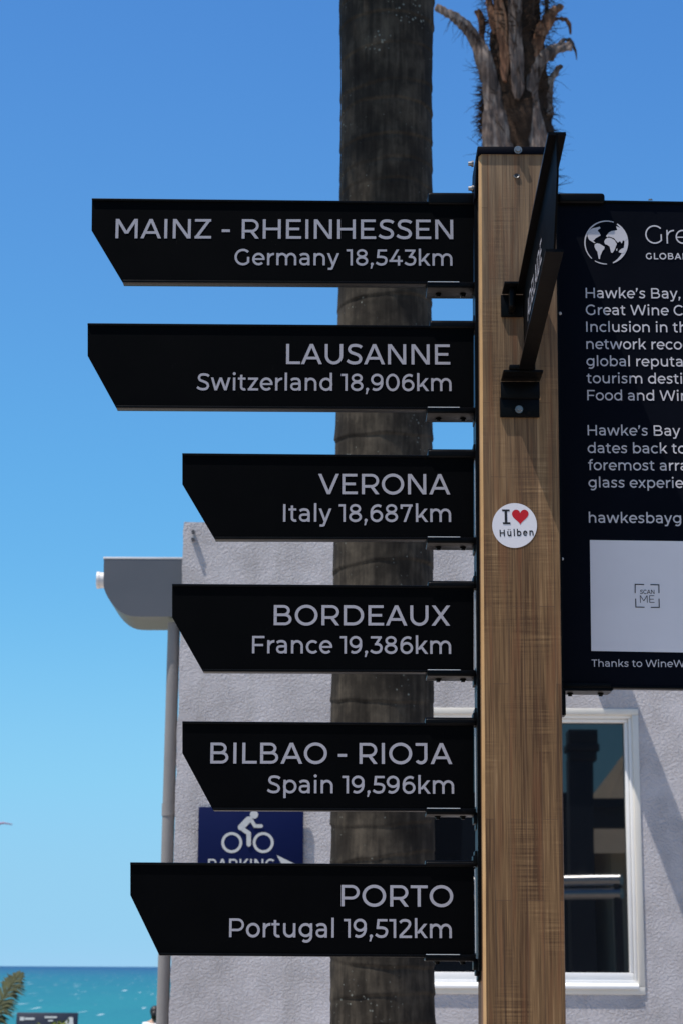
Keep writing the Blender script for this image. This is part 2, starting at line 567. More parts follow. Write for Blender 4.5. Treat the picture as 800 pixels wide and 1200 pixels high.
# ------------------------------------------------------------------ builders
def obj(name, bm, m, parent=None, smooth=None):
    """link a bmesh holding WORLD coordinates as one mesh; vertices become relative to the parent chain's base"""
    o = (0, 0, 0)
    base = Vector((0, 0, 0))
    p = parent
    while p is not None:
        base += p.location
        p = p.parent
    for v in bm.verts:
        v.co -= base
    me = bpy.data.meshes.new(name)
    bm.normal_update()
    bm.to_mesh(me)
    bm.free()
    for mm in (m if isinstance(m, (list, tuple)) else [m]):
        me.materials.append(mm)
    ob = bpy.data.objects.new(name, me)
    C.objects.link(ob)
    if parent is not None:
        ob.parent = parent
    if smooth is not None:
        for p in me.polygons:
            p.use_smooth = True
        if smooth < 3:
            me.set_sharp_from_angle(angle=smooth)
    return ob


def thing(name, label, cat, loc, group=None):
    o = bpy.data.objects.new(name, None)
    C.objects.link(o)
    o.location = loc
    o.empty_display_size = 0.1
    o['label'] = label
    o['category'] = cat
    if group:
        o['group'] = group
    return o


def struct(o):
    o['kind'] = 'structure'
    return o


def B():
    return bmesh.new()


def hexa(bm, pts, bev=0.0, seg=2):
    """8 points: bottom ring 0-3, top ring 4-7"""
    t = bmesh.new()
    v = [t.verts.new(p) for p in pts]
    for f in ((0, 1, 2, 3), (7, 6, 5, 4), (0, 4, 5, 1), (1, 5, 6, 2), (2, 6, 7, 3), (3, 7, 4, 0)):
        t.faces.new([v[i] for i in f])
    bmesh.ops.recalc_face_normals(t, faces=t.faces)
    if bev:
        bmesh.ops.bevel(t, geom=t.edges[:] + t.verts[:], offset=bev, segments=seg, affect='EDGES', profile=0.5)
    me = bpy.data.meshes.new('tmp')
    t.to_mesh(me)
    t.free()
    bm.from_mesh(me)
    bpy.data.meshes.remove(me)


def box(bm, x0, x1, y0, y1, z0, z1, bev=0.0, seg=2):
    hexa(bm, [(x0, y0, z0), (x0, y1, z0), (x1, y1, z0), (x1, y0, z0),
              (x0, y0, z1), (x0, y1, z1), (x1, y1, z1), (x1, y0, z1)], bev, seg)


def prism(bm, xz, y0, y1, bev=0.0):
    """polygon in (x, z) extruded between depths y0 and y1"""
    t = bmesh.new()
    a = [t.verts.new((x, y0, z)) for x, z in xz]
    b = [t.verts.new((x, y1, z)) for x, z in xz]
    n = len(a)
    t.faces.new(a)
    t.faces.new(b[::-1])
    for i in range(n):
        t.faces.new((a[i], b[i], b[(i + 1) % n], a[(i + 1) % n]))
    bmesh.ops.recalc_face_normals(t, faces=t.faces)
    if bev:
        bmesh.ops.bevel(t, geom=t.edges[:], offset=bev, segments=2, affect='EDGES', profile=0.5)
    me = bpy.data.meshes.new('tmp')
    t.to_mesh(me)
    t.free()
    bm.from_mesh(me)
    bpy.data.meshes.remove(me)


def rod(bm, a, b, r0, r1=None, n=12, cap=True):
    a, b = Vector(a), Vector(b)
    r1 = r0 if r1 is None else r1
    d = (b - a).normalized()
    u = d.orthogonal().normalized()
    v = d.cross(u)
    A = [bm.verts.new(a + (u * math.cos(k * 2 * PI / n) + v * math.sin(k * 2 * PI / n)) * r0) for k in range(n)]
    Bv = [bm.verts.new(b + (u * math.cos(k * 2 * PI / n) + v * math.sin(k * 2 * PI / n)) * r1) for k in range(n)]
    for k in range(n):
        bm.faces.new((A[k], A[(k + 1) % n], Bv[(k + 1) % n], Bv[k]))
    if cap:
        bm.faces.new(A[::-1])
        bm.faces.new(Bv)


def catmull(pts, n=6):
    out = []
    k = len(pts)
    for i in range(k - 1):
        p0, p1, p2, p3 = pts[max(0, i - 1)], pts[i], pts[i + 1], pts[min(k - 1, i + 2)]
        for j in range(n):
            t = j / n
            out.append(tuple(0.5 * ((2 * b) + (-a + c) * t + (2 * a - 5 * b + 4 * c - d) * t * t + (-a + 3 * b - 3 * c + d) * t ** 3)
                             for a, b, c, d in zip(p0, p1, p2, p3)))
    out.append(tuple(pts[-1]))
    return out


def tube(bm, pts, radii, n=8, flat=None, side=Vector((1, 0, 0))):
    """swept tube; flat = ratio of thickness to width (elliptic section whose wide axis follows `side`)"""
    pts = [Vector(p) for p in pts]
    rings = []
    for i, p in enumerate(pts):
        d = (pts[min(i + 1, len(pts) - 1)] - pts[max(i - 1, 0)]).normalized()
        u = (side - d * side.dot(d))
        if u.length < 1e-4:
            u = d.orthogonal()
        u.normalize()
        v = d.cross(u)
        r = radii[i] if hasattr(radii, '__len__') else radii
        fl = flat if flat else 1.0
        rings.append([bm.verts.new(p + u * r * math.cos(k * 2 * PI / n) + v * r * fl * math.sin(k * 2 * PI / n)) for k in range(n)])
    for a, b in zip(rings, rings[1:]):
        for k in range(n):
            bm.faces.new((a[k], a[(k + 1) % n], b[(k + 1) % n], b[k]))
    bm.faces.new(rings[0][::-1])
    bm.faces.new(rings[-1])


def ball(bm, c, r, n=12, sc=(1, 1, 1)):
    m = Matrix.Translation(c) @ Matrix.Diagonal((r * sc[0], r * sc[1], r * sc[2], 1))
    bmesh.ops.create_uvsphere(bm, u_segments=n * 2, v_segments=n, radius=1, matrix=m)


# ------------------------------------------------------------------ lettering: a monoline geometric alphabet
def G_rect(x0, x1, y0, y1):
    return [[(x0, y0), (x1, y0), (x1, y1), (x0, y1)]]


def G_diag(xb, yb, xt, yt, w):
    """slanted bar with horizontal cuts; xb, xt are the LEFT corners at its two ends"""
    dx, dy = xt - xb, yt - yb
    hw = w * math.hypot(dx, dy) / abs(dy)
    return [[(xb, yb), (xb + hw, yb), (xt + hw, yt), (xt, yt)]]


def strip(c, w):
    n = len(c)
    Lp, Rp = [], []
    for i in range(n):
        a, b = c[max(0, i - 1)], c[min(n - 1, i + 1)]
        dx, dy = b[0] - a[0], b[1] - a[1]
        l = math.hypot(dx, dy) or 1
        nx, ny = -dy / l * w / 2, dx / l * w / 2
        Lp.append((c[i][0] + nx, c[i][1] + ny))
        Rp.append((c[i][0] - nx, c[i][1] - ny))
    return [('strip', Lp, Rp)]


def G_arc(cx, cy, rx, ry, a0, a1, w, n=26):
    Lp, Rp = [], []
    for i in range(n + 1):
        a = R(a0 + (a1 - a0) * i / n)
        Lp.append((cx + rx * math.cos(a), cy + ry * math.sin(a)))
        Rp.append((cx + (rx - w) * math.cos(a), cy + (ry - w) * math.sin(a)))
    return [('strip', Lp, Rp)]


def G_path(pts, w):
    return strip(catmull(pts, 7), w)


def bowl(x0, xc, y0, y1, rx, w):
    return (G_rect(x0, xc, y1 - w, y1) + G_rect(x0, xc, y0, y0 + w)
            + G_arc(xc, (y0 + y1) / 2, rx, (y1 - y0) / 2, -90, 90, w))


def glyph(ch, w):
    """returns (advance, pieces) in 1/1000 em; cap height 700, x-height 530"""
    W = w
    r = G_rect
    h = w * 0.9
    if ch == 'A':
        hw = W * math.hypot(350, 700) / 700
        return 745, G_diag(10, 0, 372 - hw / 2, 700, W) + G_diag(735 - hw, 0, 372 - hw / 2, 700, W) + r(150, 595, 165, 165 + h)
    if ch == 'B':
        return 760, r(92, 92 + W, 0, 700) + bowl(92, 410, 315, 700, 220, h) + bowl(92, 450, 0, 315 + h, 240, h)
    if ch == 'C':
        return 730, G_arc(408, 350, 365, 362, 44, 316, W)
    if ch == 'D':
        return 826, r(92, 92 + W, 0, 700) + bowl(92, 410, 0, 700, 362, W)
    if ch == 'E':
        return 672, r(92, 92 + W, 0, 700) + r(92, 605, 700 - h, 700) + r(92, 552, 308, 308 + h) + r(92, 620, 0, h)
    if ch == 'F':
        return 640, r(92, 92 + W, 0, 700) + r(92, 605, 700 - h, 700) + r(92, 552, 290, 290 + h)
    if ch == 'G':
        return 785, G_arc(408, 350, 365, 362, 44, 322, W) + r(690 - W, 690, 105, 358)
    if ch == 'H':
        return 812, r(92, 92 + W, 0, 700) + r(720 - W, 720, 0, 700) + r(92, 720, 305, 305 + h)
    if ch == 'I':
        return 302, r(98, 98 + W, 0, 700)
    if ch == 'J':
        return 560, r(465 - W, 465, 200, 700) + r(75, 465, 700 - h, 700) + G_arc(252, 205, 213, 215, 215, 360, W)
    if ch == 'K':
        return 735, r(92, 92 + W, 0, 700) + G_diag(150, 210, 560, 700, W) + G_diag(590, 0, 270, 400, W)
    if ch == 'L':
        return 595, r(92, 92 + W, 0, 700) + r(92, 575, 0, h)
    if ch == 'M':
        hw = W * 1.22
        return 955, (r(92, 92 + W, 0, 700) + r(863 - W, 863, 0, 700)
                     + G_diag(477 - hw / 2, 170, 92, 700, W) + G_diag(477 - hw / 2, 170, 863 - hw, 700, W))
    if ch == 'N':
        return 812, r(92, 92 + W, 0, 700) + r(720 - W, 720, 0, 700) + G_diag(720 - W * 1.25, 0, 92, 700, W)
    if ch == 'O':
        return 848, G_arc(424, 350, 382, 362, 0, 360, W, 48)
    if ch == 'P':
        return 730, r(92, 92 + W, 0, 700) + bowl(92, 420, 225, 700, 260, h)
    if ch == 'R':
        return 735, r(92, 92 + W, 0, 700) + bowl(92, 420, 225, 700, 260, h) + G_diag(565, 0, 370, 260, W)
    if ch == 'S':
        return 625, G_path([(555, 585), (480, 634), (330, 657), (190, 628), (132, 522), (185, 422), (320, 368),
                            (462, 302), (522, 190), (462, 78), (315, 43), (165, 68), (58, 132)], W)
    if ch == 'T':
        return 595, r(297 - W / 2, 297 + W / 2, 0, 700) + r(22, 573, 700 - h, 700)
    if ch == 'U':
        return 790, r(88, 88 + W, 295, 700) + r(702 - W, 702, 295, 700) + G_arc(395, 300, 307, 308, 180, 360, W)
    if ch == 'V':
        hw = W * math.hypot(350, 700) / 700
        return 725, G_diag(362 - hw / 2, 0, 5, 700, W) + G_diag(362 - hw / 2, 0, 720 - hw, 700, W)
    if ch == 'W':
        hw = W * 1.08
        return 1130, (G_diag(290 - hw / 2, 0, 25, 700, W) + G_diag(290 - hw / 2, 0, 565 - hw / 2, 700, W)
                      + G_diag(840 - hw / 2, 0, 565 - hw / 2, 700, W) + G_diag(840 - hw / 2, 0, 1105 - hw, 700, W))
    if ch == 'X':
        return 668, G_diag(12, 0, 520, 700, W) + G_diag(516, 0, 25, 700, W)
    if ch == 'Z':
        return 668, r(50, 615, 700 - h, 700) + r(45, 622, 0, h) + G_diag(50, h * 0.6, 470, 700 - h * 0.6, W)
    if ch == 'a':
        return 590, (G_path([(82, 432), (165, 478), (275, 490), (385, 465), (440, 385), (447, 280)], W) + r(500 - W, 500, 0, 330)
                     + G_path([(450, 285), (270, 285), (150, 268), (102, 210), (104, 130), (165, 62), (265, 42), (375, 68), (450, 150)], h))
    if ch in 'bdpq':
        c = 348 if ch in 'bp' else 320
        x = 85 if ch in 'bp' else 583 - W
        y0, y1 = (0, 742) if ch in 'bd' else (-195, 530)
        return 668, r(x, x + W, y0, y1) + G_arc(c, 265, 275, 274, 0, 360, W, 40)
    if ch == 'c':
        return 560, G_arc(318, 265, 278, 274, 45, 315, W)
    if ch == 'e':
        return 604, G_arc(308, 265, 272, 274, -3, 316, W) + r(70, 575, 228, 228 + h * 0.85)
    if ch == 'f':
        return 360, r(115, 115 + W, 0, 560) + G_arc(310, 560, 195, 190, 75, 180, W) + r(22, 335, 530 - h * 0.95, 530)
    if ch == 'g':
        return 672, G_arc(320, 275, 275, 262, 0, 360, W, 40) + r(585 - W, 585, 30, 530) + G_arc(335, 55, 250, 250, 232, 360, W)
    if ch in 'hn':
        return 665, r(85, 85 + W, 0, 742 if ch == 'h' else 530) + r(580 - W, 580, 0, 300) + G_arc(332, 295, 248, 242, 0, 170, W)
    if ch == 'i':
        return 275, r(88, 88 + W, 0, 530) + [[(137 + 64 * math.cos(k * PI / 6), 690 + 64 * math.sin(k * PI / 6)) for k in range(12)]]
    if ch == 'k':
        return 600, r(85, 85 + W, 0, 742) + G_diag(130, 170, 445, 530, W) + G_diag(470, 0, 225, 310, W)
    if ch == 'l':
        return 275, r(88, 88 + W, 0, 742)
    if ch == 'm':
        return 1040, (r(85, 85 + W, 0, 530) + r(565 - W, 565, 0, 300) + r(958 - W, 958, 0, 300)
                      + G_arc(325, 298, 240, 240, 0, 170, W) + G_arc(718, 298, 240, 240, 0, 168, W))
    if ch == 'o':
        return 622, G_arc(311, 265, 276, 274, 0, 360, W, 40)
    if ch == 'r':
        return 405, r(85, 85 + W, 0, 530) + G_arc(375, 290, 275, 245, 88, 172, W)
    if ch == 's':
        return 500, G_path([(432, 440), (340, 478), (235, 488), (140, 455), (112, 380), (165, 312), (255, 277), (350, 240),
                            (395, 165), (360, 80), (255, 42), (140, 55), (45, 102)], W * 0.93)
    if ch == 't':
        return 410, r(115, 115 + W, 140, 645) + G_arc(295, 150, 180, 156, 180, 292, W) + r(22, 345, 530 - h * 0.95, 530)
    if ch in 'uü':
        g = r(80, 80 + W, 235, 530) + r(570 - W, 570, 0, 530) + G_arc(325, 238, 245, 244, 180, 350, W)
        if ch == 'ü':
            for cx in (215, 435):
                g += [[(cx + 60 * math.cos(k * PI / 6), 680 + 60 * math.sin(k * PI / 6)) for k in range(12)]]
        return 655, g
    if ch == 'v':
        hw = W * 1.1
        return 555, G_diag(277 - hw / 2, 0, 10, 530, W) + G_diag(277 - hw / 2, 0, 545 - hw, 530, W)
    if ch == 'w':
        hw = W * 1.07
        return 880, (G_diag(235 - hw / 2, 0, 20, 530, W) + G_diag(235 - hw / 2, 0, 440 - hw / 2, 530, W)
                     + G_diag(645 - hw / 2, 0, 440 - hw / 2, 530, W) + G_diag(645 - hw / 2, 0, 860 - hw, 530, W))
    if ch == 'x':
        return 540, G_diag(12, 0, 405, 530, W) + G_diag(405, 0, 20, 530, W)
    if ch == 'y':
        hw = W * 1.1
        return 555, (G_diag(277 - hw / 2, 0, 10, 530, W) + G_diag(200 - hw / 2, -170, 545 - hw, 530, W)
                     + r(50, 215, -195, -195 + h))
    if ch == 'z':
        return 520, r(45, 475, 530 - h, 530) + r(40, 482, 0, h) + G_diag(45, h * 0.6, 355, 530 - h * 0.6, W)
    if ch == '0':
        return 670, G_arc(335, 350, 292, 362, 0, 360, W, 44)
    if ch == '1':
        return 375, r(192, 192 + W, 0, 700) + r(22, 192 + W, 700 - h, 700)
    if ch == '2':
        return 580, G_path([(75, 570), (155, 635), (285, 657), (420, 622), (470, 520), (425, 415), (330, 310), (200, 185), (85, 70)], W) + r(50, 548, 0, h)
    if ch == '3':
        return 578, (r(60, 515, 700 - h, 700) + G_diag(235, 395, 405, 700 - h * 0.5, W) + r(225, 330, 340, 340 + h * 0.92)
                     + G_path([(300, 385), (420, 365), (488, 300), (498, 200), (440, 90), (310, 45), (180, 60), (62, 128)], W))
    if ch == '4':
        return 680, G_diag(45, 160, 372, 700, W) + r(55, 640, 160, 160 + h) + r(425, 425 + W, 0, 420)
    if ch == '5':
        return 580, (r(125, 525, 700 - h, 700) + [[(85, 330), (85 + W, 330), (125 + W, 700), (125, 700)]]
                     + G_path([(95, 375), (260, 378), (400, 360), (488, 300), (500, 205), (440, 90), (310, 45), (180, 60), (62, 128)], W))
    if ch in '69':
        a = (G_arc(330, 232, 262, 242, 0, 360, W, 40)
             + G_path([(515, 615), (400, 655), (270, 630), (165, 540), (118, 400), (122, 250)], W))
        if ch == '9':
            a = [rot180(p, 624, 700) for p in a]
        return 624, a
    if ch == '7':
        return 605, r(48, 555, 700 - h, 700) + r(48, 48 + W * 0.92, 520, 700) + G_diag(170, 0, 440, 700, W)
    if ch == '8':
        return 652, G_arc(326, 196, 266, 206, 0, 360, W, 40) + G_arc(326, 525, 232, 184, 0, 360, W * 0.95, 40)
    if ch == ',':
        return 235, [[(117 + 66 * math.cos(k * PI / 6), 62 + 66 * math.sin(k * PI / 6)) for k in range(12)], [(75, 30), (160, 40), (105, -135), (42, -135)]]
    if ch == '.':
        return 235, [[(117 + 66 * math.cos(k * PI / 6), 62 + 66 * math.sin(k * PI / 6)) for k in range(12)]]
    if ch == '’':
        return 225, [[(112 + 66 * math.cos(k * PI / 6), 640 + 66 * math.sin(k * PI / 6)) for k in range(12)], [(70, 608), (160, 618), (100, 450), (45, 450)]]
    if ch == '-':
        return 395, r(55, 340, 235, 235 + W * 0.95)
    return 268, []


def rot180(p, wd, ht):
    f = lambda q: (wd - q[0], ht - q[1])
    if p and p[0] == 'strip':
        return ('strip', [f(q) for q in p[1]], [f(q) for q in p[2]])
    return [f(q) for q in p]


def text_bm(bm, text, w, place, kern=0):
    """place(x, y, k): em units (x in em/1000 of the whole line) -> world point; k is the piece's tiny lift index"""
    x, k = 0, 0
    for ch in text:
        adv, pcs = glyph(ch, w)
        for i, p in enumerate(pcs):
            k = i
            if p[0] == 'strip':
                A = [bm.verts.new(place(x + q[0], q[1], k)) for q in p[1]]
                Bq = [bm.verts.new(place(x + q[0], q[1], k)) for q in p[2]]
                for j in range(len(A) - 1):
                    bm.faces.new((A[j], A[j + 1], Bq[j + 1], Bq[j]))
            else:
                bm.faces.new([bm.verts.new(place(x + q[0], q[1], k)) for q in p])
        x += adv + kern


def ink_extent(text, w, kern=0):
    x = 0
    lo, hi = 1e9, -1e9
    for ch in text:
        adv, pcs = glyph(ch, w)
        for p in pcs:
            qs = p[1] + p[2] if p[0] == 'strip' else p
            lo = min(lo, min(q[0] for q in qs) + x)
            hi = max(hi, max(q[0] for q in qs) + x)
        x += adv + kern
    return lo, hi


def text_px(text, w, xl, xr, yb, yt, Y, kern=0, yb2=None, bm=None):
    """flat lettering whose ink spans pixels xl..xr with baseline yb (yb2 at its right end) and cap top yt, on a wall facing -Y at depth Y"""
    own = bm is None
    bm = bm or B()
    yb2 = yb if yb2 is None else yb2
    a, b_, t = P(xl, yb, Y), P(xr, yb2, Y), P(xl, yt, Y)
    lo, hi = ink_extent(text, w, kern)
    ex = (b_ - a) / (hi - lo)
    ez = Vector((-ex.z, 0, ex.x)).normalized() * ((t - a).length / 700)
    def place(x, y, k):
        p = a + ex * (x - lo) + ez * y
        return (p.x, Y - 0.00004 * k, p.z)
    text_bm(bm, text, w, place, kern)
    fix_normals(bm, Vector((0, -1, 0)))
    return bm


def text_free(text, w, xl, cap_px, yb, Y, em_x=None, kern=0, slope=0.0, bm=None):
    """left aligned lettering of natural width: cap height cap_px pixels, ink starting at pixel xl"""
    lo, hi = ink_extent(text, w, kern)
    xr = xl + (hi - lo) / 700 * cap_px * (em_x or 1.0)
    return text_px(text, w, xl, xr, yb, yb - cap_px, Y, kern, yb + slope * (xr - xl), bm)


def fix_normals(bm, d):
    bm.normal_update()
    for f in bm.faces:
        if f.normal.dot(d) < 0:
            f.normal_flip()


# ------------------------------------------------------------------ setting: lawn, street, beach, sea
def sheet(name, prof, x0, x1, m, nx=2):
    bm = B()
    rows = [[bm.verts.new((x0 + (x1 - x0) * i / nx, y, z)) for i in range(nx + 1)] for y, z in prof]
    for a, b in zip(rows, rows[1:]):
        for i in range(nx):
            bm.faces.new((a[i], a[i + 1], b[i + 1], b[i]))
    fix_normals(bm, Vector((0, 0, 1)))
    return struct(obj(name, bm, m))


sheet('ground', [(-300, -0.15), (-2.61, -0.15), (-2.6, -0.004), (46, -0.004), (54, -0.6)], -600, 600, MT['grass'])
sheet('road', [(-9.5, -0.146), (-2.7, -0.146)], -300, 300, MT['asphalt'])
sheet('footpath', [(-2.59, 0.0), (19.0, 0.0)], -60, 60, MT['concrete'])
bm = B()
box(bm, -60, 60, -2.72, -2.595, -0.2, 0.002, 0.012)
struct(obj('kerb', bm, MT['concrete']))
sheet('beach', [(53.5, -0.58), (62, -1.6), (110, -3.3), (160, -4.5)], -1500, 1500, MT['sand'])
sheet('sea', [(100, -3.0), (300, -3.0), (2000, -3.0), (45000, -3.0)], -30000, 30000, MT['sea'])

# ------------------------------------------------------------------ white rendered building
YW = 10.0
xl_t, z_top = XZ(215.5, 612, YW)
xl_b, z_b = XZ(198.2, 1200, YW)
k = (xl_t - xl_b) / (z_top - z_b)
xl_0 = xl_b - k * z_b
XR = 7.0
bld = thing('white_building', 'white rendered building with grey rainwater head on its corner behind the signs', 'building', (2.6, YW, 0))
gl = XZ(452, 829, YW)
wx0, wz1 = gl
wx1, _ = XZ(747.5, 829.5, YW)
wx1b, wz0 = XZ(757, 1166, YW)
wx1 = (wx1 + wx1b) / 2 - 0.004
# front wall with a window opening: a grid of strips with a rough edge
bm = B()
def wall_x(z):
    return xl_0 + k * z
rows_z = [-0.05] + [i * 0.06 for i in range(1, 200) if i * 0.06 < z_top - 0.02] + [z_top]
rows_z = sorted(set([z for z in rows_z if abs(z - wz0) > 0.02 and abs(z - wz1) > 0.02] + [wz0 + 0.03, wz1 - 0.03]))
cols = None
def jit(x, z, a=0.004):
    return a * mnoise.noise(Vector((x * 14, 3.1, z * 14)))
def row(z):
    xs = [wall_x(z)] + [wall_x(z) + (wx0 + 0.03 - wall_x(z)) * i / 14 for i in range(1, 14)] + [wx0 + 0.03] + \
         [wx0 + 0.03 + (wx1 - wx0 - 0.06) * i / 10 for i in range(1, 10)] + [wx1 - 0.03] + [wx1 + (XR - wx1) * i / 20 for i in range(1, 21)]
    return xs
grid = []
for z in rows_z:
    xs = row(z)
    r_ = []
    for i, x in enumerate(xs):
        dx = jit(0.3, z * 2, 0.0065) + jit(0.9, z * 5, 0.004) if i == 0 else 0
        dz = jit(x, 9.0, 0.008) + jit(x * 3, 2.0, 0.006) if z == z_top else 0
        r_.append(bm.verts.new((x + dx, YW, z + dz)))
    grid.append(r_)
for j in range(len(rows_z) - 1):
    zc = (rows_z[j] + rows_z[j + 1]) / 2
    for i in range(len(grid[0]) - 1):
        if 14 <= i < 24 and wz0 < zc < wz1:
            continue
        bm.faces.new((grid[j][i], grid[j][i + 1], grid[j + 1][i + 1], grid[j + 1][i]))
fix_normals(bm, Vector((0, -1, 0)))
# returns: left side, top, right side, back
ed = [g[0] for g in grid]
back = [bm.verts.new((v.co.x, YW + 6, v.co.z)) for v in ed]
for j in range(len(ed) - 1):
    bm.faces.new((ed[j + 1], ed[j], back[j], back[j + 1]))
tb = [bm.verts.new((v.co.x, YW + 0.25, v.co.z)) for v in grid[-1]]
for i in range(len(tb) - 1):
    bm.faces.new((grid[-1][i], grid[-1][i + 1], tb[i + 1], tb[i]))
box(bm, xl_0 + 0.3, XR, YW + 5.8, YW + 6, -0.05, z_top - 0.03)
box(bm, XR - 0.2, XR - 0.004, YW + 0.2, YW + 5.8, -0.05, z_top - 0.03)
obj('wall', bm, MT['stucco'], bld, 0.9)
bm = B()
box(bm, xl_t + 0.1, XR - 0.2, YW + 0.26, YW + 5.8, z_top - 0.5, z_top - 0.35)
obj('roof', bm, MT['gold'], bld)

# window: casing, sash, sill, pane
win = bpy.data.objects.new('window', None)
C.objects.link(win)
win.parent = bld
win.location = Vector(((wx0 + wx1) / 2, YW, wz0)) - bld.location
px = 10.0 / F                               # one photograph pixel at the wall
def ring(bm, x0, x1, z0, z1, wd, y0, y1, bev=0.003, wb=None):
    wb = wd if wb is None else wb
    box(bm, x0, x1, y0, y1, z1 - wd, z1, bev)
    box(bm, x0, x1, y0, y1, z0, z0 + wb, bev)
    box(bm, x0, x0 + wd, y0, y1, z0 + wb + 0.0005, z1 - wd - 0.0005, bev)
    box(bm, x1 - wd, x1, y0, y1, z0 + wb + 0.0005, z1 - wd - 0.0005, bev)
bm = B()
ring(bm, wx0, wx1, wz0, wz1, 7.5 * px, YW - 0.006, YW + 0.12, wb=9 * px)
obj('casing', bm, MT['cream'], win, 0.6)
i1 = 7.5 * px
bm = B()
ring(bm, wx0 + i1 - 0.002, wx1 - i1 + 0.002, wz0 + 9 * px, wz1 - i1 + 0.002, 4.2 * px, YW + 0.012, YW + 0.11, wb=7 * px)
i2 = i1 + 4.0 * px
ring(bm, wx0 + i2, wx1 - i2, wz0 + 15.5 * px, wz1 - i2, 4.0 * px, YW + 0.03, YW + 0.10, wb=9 * px)
obj('frame', bm, MT['white'], win, 0.6)
bm = B()
zs = wz0 + 9 * px
hexa(bm, [(wx0 + i1, YW - 0.016, zs - 0.012), (wx0 + i1, YW + 0.028, zs + 0.006), (wx1 - i1, YW + 0.028, zs + 0.006), (wx1 - i1, YW - 0.016, zs - 0.012),
          (wx0 + i1, YW - 0.016, zs + 0.004), (wx0 + i1, YW + 0.028, zs + 0.024), (wx1 - i1, YW + 0.028, zs + 0.024), (wx1 - i1, YW - 0.016, zs + 0.004)], 0.002)
obj('sill', bm, MT['white'], win, 0.6)
i3 = i2 + 3.0 * px
YG = YW + 0.07
bm = B()
box(bm, wx0 + i3, wx1 - i3, YG, YG + 0.012, wz0 + 23 * px, wz1 - i3)
obj('pane', bm, MT['glass'], win)
bm = B()   # black sheet standing in for the unlit room behind the pane
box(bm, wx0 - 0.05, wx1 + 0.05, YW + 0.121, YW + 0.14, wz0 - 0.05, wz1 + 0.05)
obj('dark_room_sheet', bm, MT['ink'], win)

# rainwater head on the corner, with its overflow spout, and the downpipe
YH = 10.03
rh = [(122, 655), (121.7, 686), (122.3, 690), (124.2, 695), (127, 700.5), (130.6, 706), (135.6, 712), (141.6, 717), (146.5, 719.8), (152, 721.6), (158, 722.4), (166, 722.6), (214, 722.6), (214, 655)]
bm = B()
prism(bm, [XZ(a, b, YH) for a, b in rh], YH, YH + 0.42)
hd = obj('rainwater_head', bm, MT['grey'], bld, 0.5)
bm = B()
c = P(122, 680, YH + 0.06)
rod(bm, (c.x - 0.03, c.y, c.z), (c.x + 0.01, c.y, c.z), 0.040, n=24)
rod(bm, (c.x - 0.034, c.y, c.z), (c.x - 0.02, c.y, c.z), 0.043, n=24)
s_ = obj('overflow_spout', bm, MT['spout'], bld, 0.6)
s_.parent = hd
s_.location = bld.location * 0
bm = B()
a, b_ = XZ(122, 655, YH), XZ(214, 655, YH)
box(bm, a[0] - 0.003, b_[0], YH - 0.0015, YH + 0.425, a[1] + 0.0005, a[1] + 0.011, 0.002)
s_ = obj('rim', bm, MT['spout'], bld, 0.6)
s_.parent = hd
YP = 10.10
t1, t2 = P(204.3, 730, YP), P(193.0, 1122, YP)
dz = (t2 - t1) / (t1.z - t2.z)
bm = B()
g0 = t1 + dz * t1.z
rod(bm, t1, (g0.x, g0.y, 0.02), 0.0305, n=28)
for zz in (2.35, 0.9):
    q = t1 + dz * (t1.z - zz)
    rod(bm, (q.x, q.y, zz - 0.03), (q.x, q.y, zz + 0.03), 0.034, n=28)
obj('downpipe', bm, MT['pipe'], bld, 0.6)
# small bolts on the wall top and an unseen beam added to cast the diagonal shadow band
for (bx, by) in ((227, 624), (226.5, 633)):
    q = P(bx, by, YW)
    bm = B()
    rod(bm, (q.x, q.y - 0.03, q.z), (q.x, q.y + 0.02, q.z), 0.008, n=10)
    obj('anchor_bolt', bm, MT['darkmetal'], bld, 0.6)
o1, o2 = P(664, 716, YW), P(700, 716, YW)
bm = B()
box(bm, o1.x, o2.x, YW - 1.25, YW + 0.03, o1.z - 0.03, o1.z + 0.06, 0.006)
obj('shadow_beam', bm, MT['white'], bld, 0.6)

# ------------------------------------------------------------------ blue bicycle parking sign on the wall
YB = YW - 0.028
ps = thing('parking_sign', 'blue bicycle PARKING sign with white cyclist and arrow, fixed to the white wall', 'sign', P(294, 1044, YB))
bm = B()
(ax0, az1), (ax1, az0) = XZ(233, 945.5, YB), XZ(355, 1043, YB)
box(bm, ax0, ax1, YB, YB + 0.012, az0, az1, 0.004)
obj('face', bm, MT['blue'], ps, 0.6)
for u in (0.25, 0.75):
    bm = B()
    box(bm, ax0 + (ax1 - ax0) * u - 0.02, ax0 + (ax1 - ax0) * u + 0.02, YB + 0.0125, YW + 0.01, az0 + 0.05, az1 - 0.05)
    obj('mounting_batten', bm, MT['gold'], ps)
bm = B()
YT = YB - 0.001
def pxring(bm, cx, cy, ro, ri, Y, n=40, ys=0.0, a0=0, a1=360):
    A = [bm.verts.new((*[XZ(cx + ro * math.cos(R(a0 + (a1 - a0) * i / n)), cy + ro * math.sin(R(a0 + (a1 - a0) * i / n)), Y)][0:0], *P(cx + ro * math.cos(R(a0 + (a1 - a0) * i / n)), cy + ro * math.sin(R(a0 + (a1 - a0) * i / n)), Y))) for i in range(n + 1)]
    Bq = [bm.verts.new(P(cx + ri * math.cos(R(a0 + (a1 - a0) * i / n)), cy + ri * math.sin(R(a0 + (a1 - a0) * i / n)), Y)) for i in range(n + 1)]
    for i in range(n):
        bm.faces.new((A[i], A[i + 1], Bq[i + 1], Bq[i]))
def pxpoly(bm, pts, Y):
    f = bm.faces.new([bm.verts.new(P(a, b, Y)) for a, b in pts])
    return f
